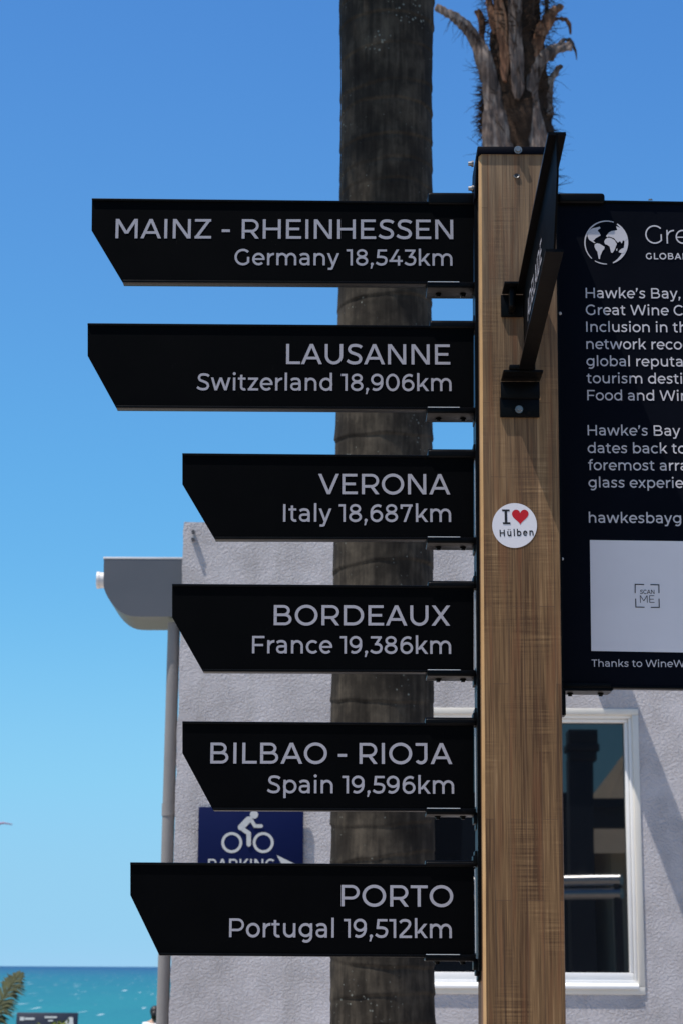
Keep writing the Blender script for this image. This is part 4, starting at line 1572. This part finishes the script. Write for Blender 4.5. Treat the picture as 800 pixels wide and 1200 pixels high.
a, b = P(652.5, 223.2, YI - 0.012), P(708.5, 238, YI - 0.012)
bm = B()
box(bm, a.x, b.x, YI - 0.012, YI + 0.03, b.z, a.z - 0.0035, 0.006, 4)
box(bm, a.x + 0.0006, b.x - 0.0006, YI + 0.001, YI + 0.048, a.z - 0.0062, a.z - 0.0012, 0.001)
obj('top_bracket', bm, MT['bracket'], ip, 0.7)
a, b = P(657.5, 800, YI - 0.007), P(718, 807, YI - 0.007)
bm = B()
box(bm, a.x, b.x - 0.004, YI - 0.007, YI + 0.004, b.z + 0.001, a.z, 0.001)
prism(bm, [(a.x, b.z - 0.004), (a.x, b.z + 0.0004), (b.x, b.z + 0.0004), (b.x, b.z - 0.002), (b.x - 0.004, b.z - 0.004)], YI - 0.006, YI + 0.05)
bo = obj('bottom_bracket', bm, MT['bracket'], ip, 0.6)
for u in (0.2, 0.8):
    o = screw((a.x + (b.x - a.x) * u, YI + 0.028, b.z - 0.004), (0, 0, -1), 0.0042, 0.0055, parent=ip, hexh=True, m='bracket', name='bolt')
    o.parent = bo
bm = B()
a = P(659.5, 812, YI)
box(bm, a.x - 0.004, a.x + 0.004, YI, YI + 0.035, P(660, 838, YI).z, P(660, 808, YI).z, 0.001)
obj('clamp_lug', bm, MT['bracket'], ip, 0.6)
for (sx, sy) in ((655.8, 367.5), (658.2, 655)):
    screw(P(sx, sy, YI - 0.0005), (-0.3, -1, 0), 0.0022, 0.005, parent=ip, m='raw')
screw(P(761.5, 234.8, YI), (0, -0.3, 1), 0.0035, 0.003, parent=ip)
YX = YI - 0.0007
SL = 0.006
bm = text_free('Great Wine Capitals', 52, 755.7, 21.0, 285.2, YX, slope=SL)
obj('heading', bm, MT['panelvinyl'], ip)
bm = text_free('GLOBAL NETWORK', 120, 756.2, 7.4, 303.8, YX, em_x=1.0, kern=60, slope=SL)
obj('subheading', bm, MT['panelvinyl'], ip)
bm = B()
para = [('Hawke’s Bay, New', 685.7, 349.2), ('Great Wine Capital', 685.9, 369.0), ('Inclusion in this', 686.3, 388.8), ('network recognises', 686.5, 408.9),
        ('global reputation', 686.6, 428.9), ('tourism destination', 686.8, 449.0), ('Food and Wine', 687.6, 469.0)]
for tx, x, y in para:
    text_free(tx, 92, x, 12.0, y, YX, em_x=1.0, slope=SL, bm=bm)
obj('paragraph', bm, MT['panelvinyl'], ip)
bm = B()
for tx, x, y in [('Hawke’s Bay', 688.0, 510.1), ('dates back to', 688.0, 530.8), ('foremost array', 688.6, 550.9), ('glass experience', 689.0, 571.2)]:
    text_free(tx, 92, x, 12.1, y, YX, em_x=1.0, slope=SL, bm=bm)
obj('paragraph', bm, MT['panelvinyl'], ip)
bm = text_free('hawkesbaygreat', 95, 689.4, 12.3, 612.6, YX, em_x=1.0, slope=SL)
obj('web_address', bm, MT['panelvinyl'], ip)
bm = text_free('Thanks to WineWorks', 88, 692.6, 8.3, 781.2, YX, em_x=1.03, slope=SL)
obj('credit_line', bm, MT['panelvinyl'], ip)
bm = B()
pxpoly(bm, [(690.5, 632.8), (692.2, 762.8), (823, 765.0), (821.6, 634.5)], YX)
fix_normals(bm, Vector((0, -1, 0)))
lb = obj('code_label', bm, MT['label'], ip)
bm = B()
YL = YX - 0.0006
for kk, pts in enumerate(([(743.6, 694.5), (743.6, 684.8), (753.5, 685.0)], [(762, 685.2), (771.4, 685.3), (771.5, 694.5)], [(744.2, 702), (744.4, 711.4), (754, 711.6)], [(762.5, 711.8), (771.8, 711.8), (771.6, 702)])):
    for j, (a, b) in enumerate(zip(pts, pts[1:])):
        dx, dy = b[0] - a[0], b[1] - a[1]
        l = math.hypot(dx, dy)
        nx, ny = -dy / l * 0.55, dx / l * 0.55
        e = 0.55 / l
        a2, b2 = (a[0] - dx * e, a[1] - dy * e), (b[0] + dx * e, b[1] + dy * e)
        pxpoly(bm, [(a2[0] + nx, a2[1] + ny), (b2[0] + nx, b2[1] + ny), (b2[0] - nx, b2[1] - ny), (a2[0] - nx, a2[1] - ny)], YL - 0.00005 * j)
text_px('SCAN', 100, 749.3, 766.2, 696.0, 691.2, YL, bm=bm)
text_px('ME', 62, 749.5, 766.3, 706.3, 697.8, YL, bm=bm)
fix_normals(bm, Vector((0, -1, 0)))
o = obj('label_lettering', bm, MT['ink'], ip)
o.parent = lb
# globe emblem
def gz(x, y):       # coordinates noted on an enlargement of the emblem
    return (660 + x * 0.175, 250 + y * 0.175)
lands = [
    [(158, 150), (163, 128), (176, 110), (195, 99), (215, 96), (240, 89), (246, 100), (232, 108), (226, 118), (238, 128), (246, 148), (228, 158), (212, 168), (204, 178), (196, 184), (212, 196), (204, 199), (184, 187), (170, 178), (163, 165)],
    [(207, 207), (222, 200), (240, 204), (256, 214), (273, 224), (270, 240), (258, 252), (252, 268), (244, 286), (242, 306), (233, 304), (229, 282), (225, 258), (212, 240), (205, 222)],
    [(270, 190), (276, 176), (290, 165), (308, 163), (325, 170), (340, 180), (350, 196), (355, 205), (348, 222), (342, 240), (334, 254), (325, 265), (316, 262), (311, 240), (306, 222), (292, 212), (276, 206)],
    [(282, 152), (292, 140), (302, 128), (320, 118), (338, 116), (358, 112), (350, 86), (368, 93), (390, 108), (410, 130), (422, 152), (426, 172), (414, 178), (404, 186), (396, 180), (388, 202), (376, 186), (362, 196), (346, 180), (338, 168), (318, 160), (300, 154), (292, 162)],
    [(366, 258), (374, 246), (388, 236), (400, 232), (412, 240), (408, 262), (392, 266), (376, 264)],
    [(350, 240), (358, 234), (358, 248), (352, 252)],
]
bm = B()
cg = gz(284, 195)
RG = 147 * 0.175
def garc(a0, a1, w_, n=40, kk=0):
    A, Bq = [], []
    for i in range(n + 1):
        t = i / n
        a = R(a0 + (a1 - a0) * t)
        ww = w_ if not hasattr(w_, '__len__') else w_[0] + (w_[1] - w_[0]) * math.sin(PI * t)
        A.append(bm.verts.new(P(cg[0] + RG * math.cos(a), cg[1] - RG * math.sin(a), YX - kk * 0.00005)))
        Bq.append(bm.verts.new(P(cg[0] + (RG - ww) * math.cos(a), cg[1] - (RG - ww) * math.sin(a), YX - kk * 0.00005)))
    for i in range(n):
        bm.faces.new((A[i], A[i + 1], Bq[i + 1], Bq[i]))
garc(70, 228, (1.0, 1.6))
garc(238, 272, (0.8, 1.2))
garc(-72, 60, (1.2, 4.4))
for i, ld in enumerate(lands):
    pxpoly(bm, [gz(*q) for q in ld], YX - 0.00005 * (i + 1))
fix_normals(bm, Vector((0, -1, 0)))
bmesh.ops.triangulate(bm, faces=[f_ for f_ in bm.faces if len(f_.verts) > 4])
obj('globe_emblem', bm, MT['panelvinyl'], ip)

# ------------------------------------------------------------------ round sticker on the post
YK = YPF - 0.0006
sk = thing('round_sticker', 'round white sticker reading I heart Hülben on the timber post', 'sticker', P(602.3, 642, YK))
cs = (602.3, 615.8)
bm = B()
prism(bm, [XZ(cs[0] + 26.2 * math.cos(i * PI / 32), cs[1] + 26.2 * math.sin(i * PI / 32), YK) for i in range(64)], YK, YK + 0.0005)
obj('disc', bm, MT['label'], sk)
YK2 = YK - 0.0003
bm = B()
def srect(x0, x1, y0, y1, kk):
    pxpoly(bm, [(x0, y0), (x1, y0), (x1 + 0.4, y1), (x0 + 0.4, y1)], YK2 - kk * 0.00005)
srect(587.4, 596.2, 597.0, 599.2, 0)
srect(590.4, 593.4, 597.6, 613.4, 1)
srect(588.4, 597.2, 612.0, 614.4, 2)
tb = text_px('Hülben', 138, 585.0, 624.6, 628.8, 620.8, YK2, 120, 627.6, bm=bm)
fix_normals(bm, Vector((0, -1, 0)))
obj('lettering', bm, MT['ink'], sk)
bm = B()
hp = []
for i in range(48):
    t = i * 2 * PI / 48
    x = 16 * math.sin(t) ** 3
    y = 13 * math.cos(t) - 5 * math.cos(2 * t) - 2 * math.cos(3 * t) - math.cos(4 * t)
    hp.append((608.9 + x * 0.61, 604.6 - y * 0.62))
pxpoly(bm, hp, YK2)
fix_normals(bm, Vector((0, -1, 0)))
obj('heart', bm, MT['red'], sk)

# ------------------------------------------------------------------ shore: display board, bush, small palm, sitting person, gull
YBD = 30.0
bd = thing('display_board', 'low dark blue display board standing at the shore, left of the wall', 'sign', (P(56, 1190, YBD).x, YBD, 0))
(x0, z1), (x1, _) = XZ(20, 1186.5, YBD), XZ(92, 1185.5, YBD)
bm = B()
hexa(bm, [(x0, YBD - 0.14, z1 - 0.5), (x0, YBD - 0.1, z1 - 0.5), (x1, YBD - 0.1, z1 - 0.5), (x1, YBD - 0.14, z1 - 0.5),
          (x0, YBD, z1), (x0, YBD + 0.04, z1), (x1, YBD + 0.04, z1), (x1, YBD, z1)], 0.01)
obj('panel', bm, MT['boardblue'], bd, 0.6)
bm = B()
def slab(u0, u1, v0, v1):
    pts = []
    for u, v in ((u0, v0), (u1, v0), (u1, v1), (u0, v1)):
        pts.append((x0 + (x1 - x0) * u, YBD - 0.145 * v - 0.006, z1 - 0.5 * v))
    bm.faces.new([bm.verts.new(q) for q in pts])
slab(0.06, 0.13, 0.12, 0.22)
slab(0.14, 0.30, 0.14, 0.2)
slab(0.46, 0.66, 0.1, 0.15)
slab(0.52, 0.60, 0.2, 0.24)
slab(0.40, 0.75, 0.4, 0.44)
slab(0.40, 0.72, 0.5, 0.54)
bm.faces.new([bm.verts.new((x0 + (x1 - x0) * u, YBD - 0.145 * v - 0.006, z1 - 0.5 * v)) for u, v in ((0.78, 0.3), (0.86, 0.12), (0.92, 0.12), (0.95, 0.5), (0.8, 0.5))])
fix_normals(bm, Vector((0, -1, 0)))
obj('printed_marks', bm, MT['signgrey'], bd)
for u in (0.12, 0.88):
    bm = B()
    x = x0 + (x1 - x0) * u
    box(bm, x - 0.03, x + 0.03, YBD + 0.041, YBD + 0.09, -0.05, z1 - 0.06, 0.004)
    obj('leg', bm, MT['darkmetal'], bd)

def leafy(name, label, cat, c, rx, ry, h, n, leaf, m, seed, z0=0.0):
    t = thing(name, label, cat, (c[0], c[1], z0))
    r_ = random.Random(seed)
    bm = B()
    for i in range(n):
        a, u = r_.uniform(0, 2 * PI), r_.random() ** 0.5
        x, y = c[0] + rx * u * math.cos(a), c[1] + ry * u * math.sin(a)
        lump = 0.9 + 0.16 * mnoise.noise(Vector((x * 3.1, y * 3.1, seed)))
        z = z0 + h * lump * (max(0.0, 1 - u ** 6 * 0.75)) ** 0.5 * r_.uniform(0.55, 1.0)
        d = Vector((r_.uniform(-1, 1), r_.uniform(-1, 1), r_.uniform(-0.2, 1))).normalized()
        s = d.orthogonal().normalized()
        p = Vector((x, y, z))
        l = leaf * r_.uniform(0.6, 1.2)
        bm.faces.new([bm.verts.new(q) for q in (p, p + d * l * 0.5 + s * l * 0.2, p + d * l, p + d * l * 0.5 - s * l * 0.2)])
    obj('foliage', bm, m, t)
    bm = B()
    for i in range(9):
        a = i * 0.7
        rod(bm, (c[0], c[1], z0), (c[0] + rx * 0.6 * math.cos(a), c[1] + ry * 0.6 * math.sin(a), z0 + h * 0.75), 0.012, 0.004, 6)
    obj('stem', bm, MT['boot'], t)
    return t
q = P(56, 1200, 26)
leafy('low_bush', 'yellow-green bush top in front of the dark blue display board', 'bush', (q.x, 26), 0.55, 0.4, q.z + 0.035, 3600, 0.08, MT['hedge'], 4)
YSP = 22.0
q = P(-22, 1222, YSP)
sp = thing('small_palm', 'small green palm with one feathery frond rising at the left edge', 'tree', (q.x, YSP, 0))
bm = B()
rod(bm, (q.x, YSP, -0.05), (q.x, YSP, q.z), 0.11, 0.08, 14)
obj('trunk', bm, MT['fibre'], sp)
rr = random.Random(21)
tgt = P(29, 1149, YSP) - Vector((q.x, YSP, q.z))
bm = B()
frond(bm, (q.x, YSP, q.z), R(0), math.atan2(tgt.z, tgt.x) + R(12), tgt.length * 1.06, R(16), 0.25, n=44, width=0.012, tw=R(60), rnd=rr)
obj('frond', bm, MT['olive'], sp)
for i in range(10):
    bm = B()
    frond(bm, (q.x, YSP, q.z), R(95 + 17 * i), R(rr.uniform(25, 60)), rr.uniform(0.75, 1.0), R(85), 0.2, n=26, width=0.012, rnd=rr)
    obj('frond', bm, MT['leaf'], sp)

def skin(name, verts, edges, radii, m, parent, root=0, sub_=2):
    me = bpy.data.meshes.new(name)
    me.from_pydata(verts, edges, [])
    o = bpy.data.objects.new(name, me)
    C.objects.link(o)
    me.materials.append(m)
    md = o.modifiers.new('skin', 'SKIN')
    for i, r_ in enumerate(radii):
        me.skin_vertices[0].data[i].radius = (r_, r_) if not hasattr(r_, '__len__') else r_
        me.skin_vertices[0].data[i].use_root = (i == root)
    md.use_smooth_shade = True
    s = o.modifiers.new('sub', 'SUBSURF')
    s.levels = s.render_levels = sub_
    o.parent = parent
    return o
YPN = 40.0
hq = P(181.5, 1186, YPN)
pn = thing('person', 'person in a white shirt with dark hair sitting and looking out to sea', 'person', (hq.x, YPN, hq.z - 0.80))
vs = [(0, 0, 0.13), (0, 0.02, 0.30), (0, 0.04, 0.46), (0, 0.05, 0.58), (0, 0.055, 0.66), (0, 0.07, 0.72), (0, 0.08, 0.80), (0, 0.08, 0.86),
      (0.19, 0.05, 0.55), (0.25, 0.12, 0.34), (0.19, 0.33, 0.28), (0.16, 0.40, 0.30),
      (-0.19, 0.05, 0.55), (-0.25, 0.12, 0.34), (-0.19, 0.33, 0.28), (-0.16, 0.40, 0.30),
      (0.11, 0.06, 0.11), (0.17, 0.44, 0.33), (0.14, 0.60, 0.06), (0.14, 0.78, 0.04),
      (-0.11, 0.06, 0.11), (-0.17, 0.44, 0.33), (-0.14, 0.60, 0.06), (-0.14, 0.78, 0.04)]
es = [(0, 1), (1, 2), (2, 3), (3, 4), (4, 5), (5, 6), (6, 7), (3, 8), (8, 9), (9, 10), (10, 11), (3, 12), (12, 13), (13, 14), (14, 15),
      (0, 16), (16, 17), (17, 18), (18, 19), (0, 20), (20, 21), (21, 22), (22, 23)]
rd = [0.13, 0.12, 0.13, 0.10, 0.055, 0.065, 0.085, 0.06, 0.06, 0.045, 0.035, 0.04, 0.06, 0.045, 0.035, 0.04, 0.09, 0.065, 0.045, 0.04, 0.09, 0.065, 0.045, 0.04]
skin('body', vs, es, rd, MT['skin'], pn)
skin('shirt', [(0, 0, 0.12), (0, 0.02, 0.30), (0, 0.04, 0.46), (0, 0.05, 0.57), (0, 0.055, 0.63), (0.18, 0.05, 0.555), (0.225, 0.09, 0.42), (-0.18, 0.05, 0.555), (-0.225, 0.09, 0.42)],
     [(0, 1), (1, 2), (2, 3), (3, 4), (3, 5), (5, 6), (3, 7), (7, 8)], [0.145, 0.14, 0.15, 0.115, 0.075, 0.075, 0.066, 0.075, 0.066], MT['shirt'], pn)
skin('trousers', [(0, 0, 0.12), (0.11, 0.06, 0.12), (0.17, 0.44, 0.335), (0.14, 0.59, 0.09), (-0.11, 0.06, 0.12), (-0.17, 0.44, 0.335), (-0.14, 0.59, 0.09)],
     [(0, 1), (1, 2), (2, 3), (0, 4), (4, 5), (5, 6)], [0.135, 0.1, 0.075, 0.055, 0.1, 0.075, 0.055], MT['jeans'], pn)
bm = B()
ball(bm, (hq.x, YPN + 0.07, hq.z + 0.01), 0.1, 10, (0.95, 1.05, 1.1))
ball(bm, (hq.x, YPN - 0.01, hq.z - 0.06), 0.07, 8, (1.0, 0.7, 1.3))
obj('hair', bm, MT['hair'], pn, 3.1)

YGL = 90.0
gq = P(-2, 965.5, YGL)
gu = thing('gull', 'tiny pinkish gull gliding over the sea at the left edge', 'bird', gq)
bm = B()
tube(bm, [gq + Vector(v) for v in ((0.0, -0.28, 0.0), (0, -0.2, 0.01), (0, 0, 0.015), (0, 0.2, 0.0), (0, 0.4, -0.01))], [0.02, 0.05, 0.075, 0.05, 0.015], n=10)
obj('body', bm, MT['feather'], gu, 3.1)
for s_ in (-1, 1):
    bm = B()
    tube(bm, [gq + Vector((s_ * x, y, z)) for x, y, z in ((0.05, 0, 0.01), (0.25, -0.05, 0.035), (0.42, 0.0, 0.01), (0.56, 0.08, -0.01), (0.62, 0.12, -0.015))], [0.10, 0.095, 0.07, 0.06, 0.02], n=10, flat=0.4, side=Vector((0, 1, 0)))
    obj('wing', bm, MT['feather'], gu, 3.1)

# ------------------------------------------------------------------ the other side of the street (seen in the window glass)
def V(pxx, pyy, Yr):
    """a real point at depth Yr whose mirror image in the pane stands at that pixel"""
    p = P(pxx, pyy, 2 * YG - Yr)
    return Vector((p.x, Yr, p.z))
hs_ = thing('beige_house', 'beige house with dark gabled roof across the street behind the camera', 'house', (8, -16, -0.15))
e0, r0_, r1_ = V(684, 1000, -12), V(742, 868, -17), V(1000, 868, -17)
zeave = e0.z
bm = B()
box(bm, e0.x + 0.5, r1_.x + 3, -22, -12.6, -0.15, zeave + 0.25)
obj('wall', bm, MT['beige'], hs_)
bm = B()
v = [bm.verts.new(q) for q in ((e0.x, -12, zeave), (r1_.x + 3.5, -12, zeave), (r1_.x + 3.5, -17, r0_.z), (r0_.x, -17, r0_.z), (e0.x, -22, zeave))]
bm.faces.new(v[:4])
bm.faces.new((v[0], v[3], v[4]))
w1 = bm.verts.new((r1_.x + 3.5, -22, zeave))
bm.faces.new((v[3], v[2], w1, v[4]))
bmesh.ops.solidify(bm, geom=bm.faces[:], thickness=0.12)
obj('roof', bm, MT['beige'], hs_)
f0, f1 = V(655, 938, -10.5), V(800, 971, -10.5)
bm = B()
box(bm, f0.x - 0.6, r1_.x + 2, -10.7, -10.5, f1.z, f0.z, 0.01)
box(bm, f0.x - 0.6, r1_.x + 2, -10.45, -10.3, f0.z - 0.12, f0.z + 0.02, 0.01)
obj('verandah_beam', bm, MT['slate'], hs_)
for pp in (686, 742):
    a = V(pp, 1000, -10.5)
    bm = B()
    box(bm, a.x - 0.09, a.x + 0.09, -10.69, -10.51, -0.15, f1.z - 0.001)
    obj('verandah_post', bm, MT['darkmetal'], hs_)
sh_ = thing('dark_reflection_block', 'low dark block added beside the beige house to darken the window reflection', 'block', (V(560, 1130, -13).x, -13, -0.15))  # unseen dark mass added so the left of the pane reflects dark
a, b = V(380, 940, -13), V(664, 940, -13)
bm = B()
box(bm, a.x, b.x, -19, -13, -0.15, a.z)
obj('wall', bm, MT['slate'], sh_)
bm = B()
box(bm, a.x - 0.15, b.x + 0.15, -19.1, -12.9, a.z + 0.001, a.z + 0.18, 0.01)
obj('parapet', bm, MT['darkmetal'], sh_)
col = thing('street_column', 'dark column with flared capital standing across the street behind the camera', 'column', (V(680, 1130, -8).x, -8, -0.15))
bm = B()
for (pa, pb, ya, yb_) in ((668, 692, 890, 1140), (664.5, 696, 880, 892), (661.5, 699, 873, 881), (664, 697, 857, 874)):
    a, b = V(pa, yb_, -8), V(pb, ya, -8)
    r0 = (b.x - a.x) / 2
    zlo = -0.15 if yb_ == 1140 else a.z
    box(bm, a.x, b.x, -8 - r0, -8 + r0, zlo, b.z, 0.01)
obj('shaft', bm, MT['darkmetal'], col, 0.6)
br_ = thing('streak_rails', 'steel tube rails added behind the camera, standing in for bright streaks in the glass', 'frame', (V(690, 1040, -2.3).x, -2.3, 0))  # added rails, placed only for the bright streaks mirrored in the pane
a = V(728, 1031, -2.3)
dr = Vector((0.878, 0.479, 0))
for py in (1031, 1047):
    z = V(690, py, -2.3).z
    bm = B()
    rod(bm, (a.x, -2.3, z), (a.x - 3.2 * dr.x, -2.3 - 3.2 * dr.y, z), 0.06, n=32)
    obj('rail', bm, MT['rail'], br_, 0.6)
for t_ in (0.05, 3.1):
    bm = B()
    rod(bm, (a.x - t_ * dr.x, -2.3 - t_ * dr.y, 0), (a.x - t_ * dr.x, -2.3 - t_ * dr.y, V(690, 1031, -2.3).z), 0.045, n=16)
    obj('upright', bm, MT['darkmetal'], br_, 0.6)
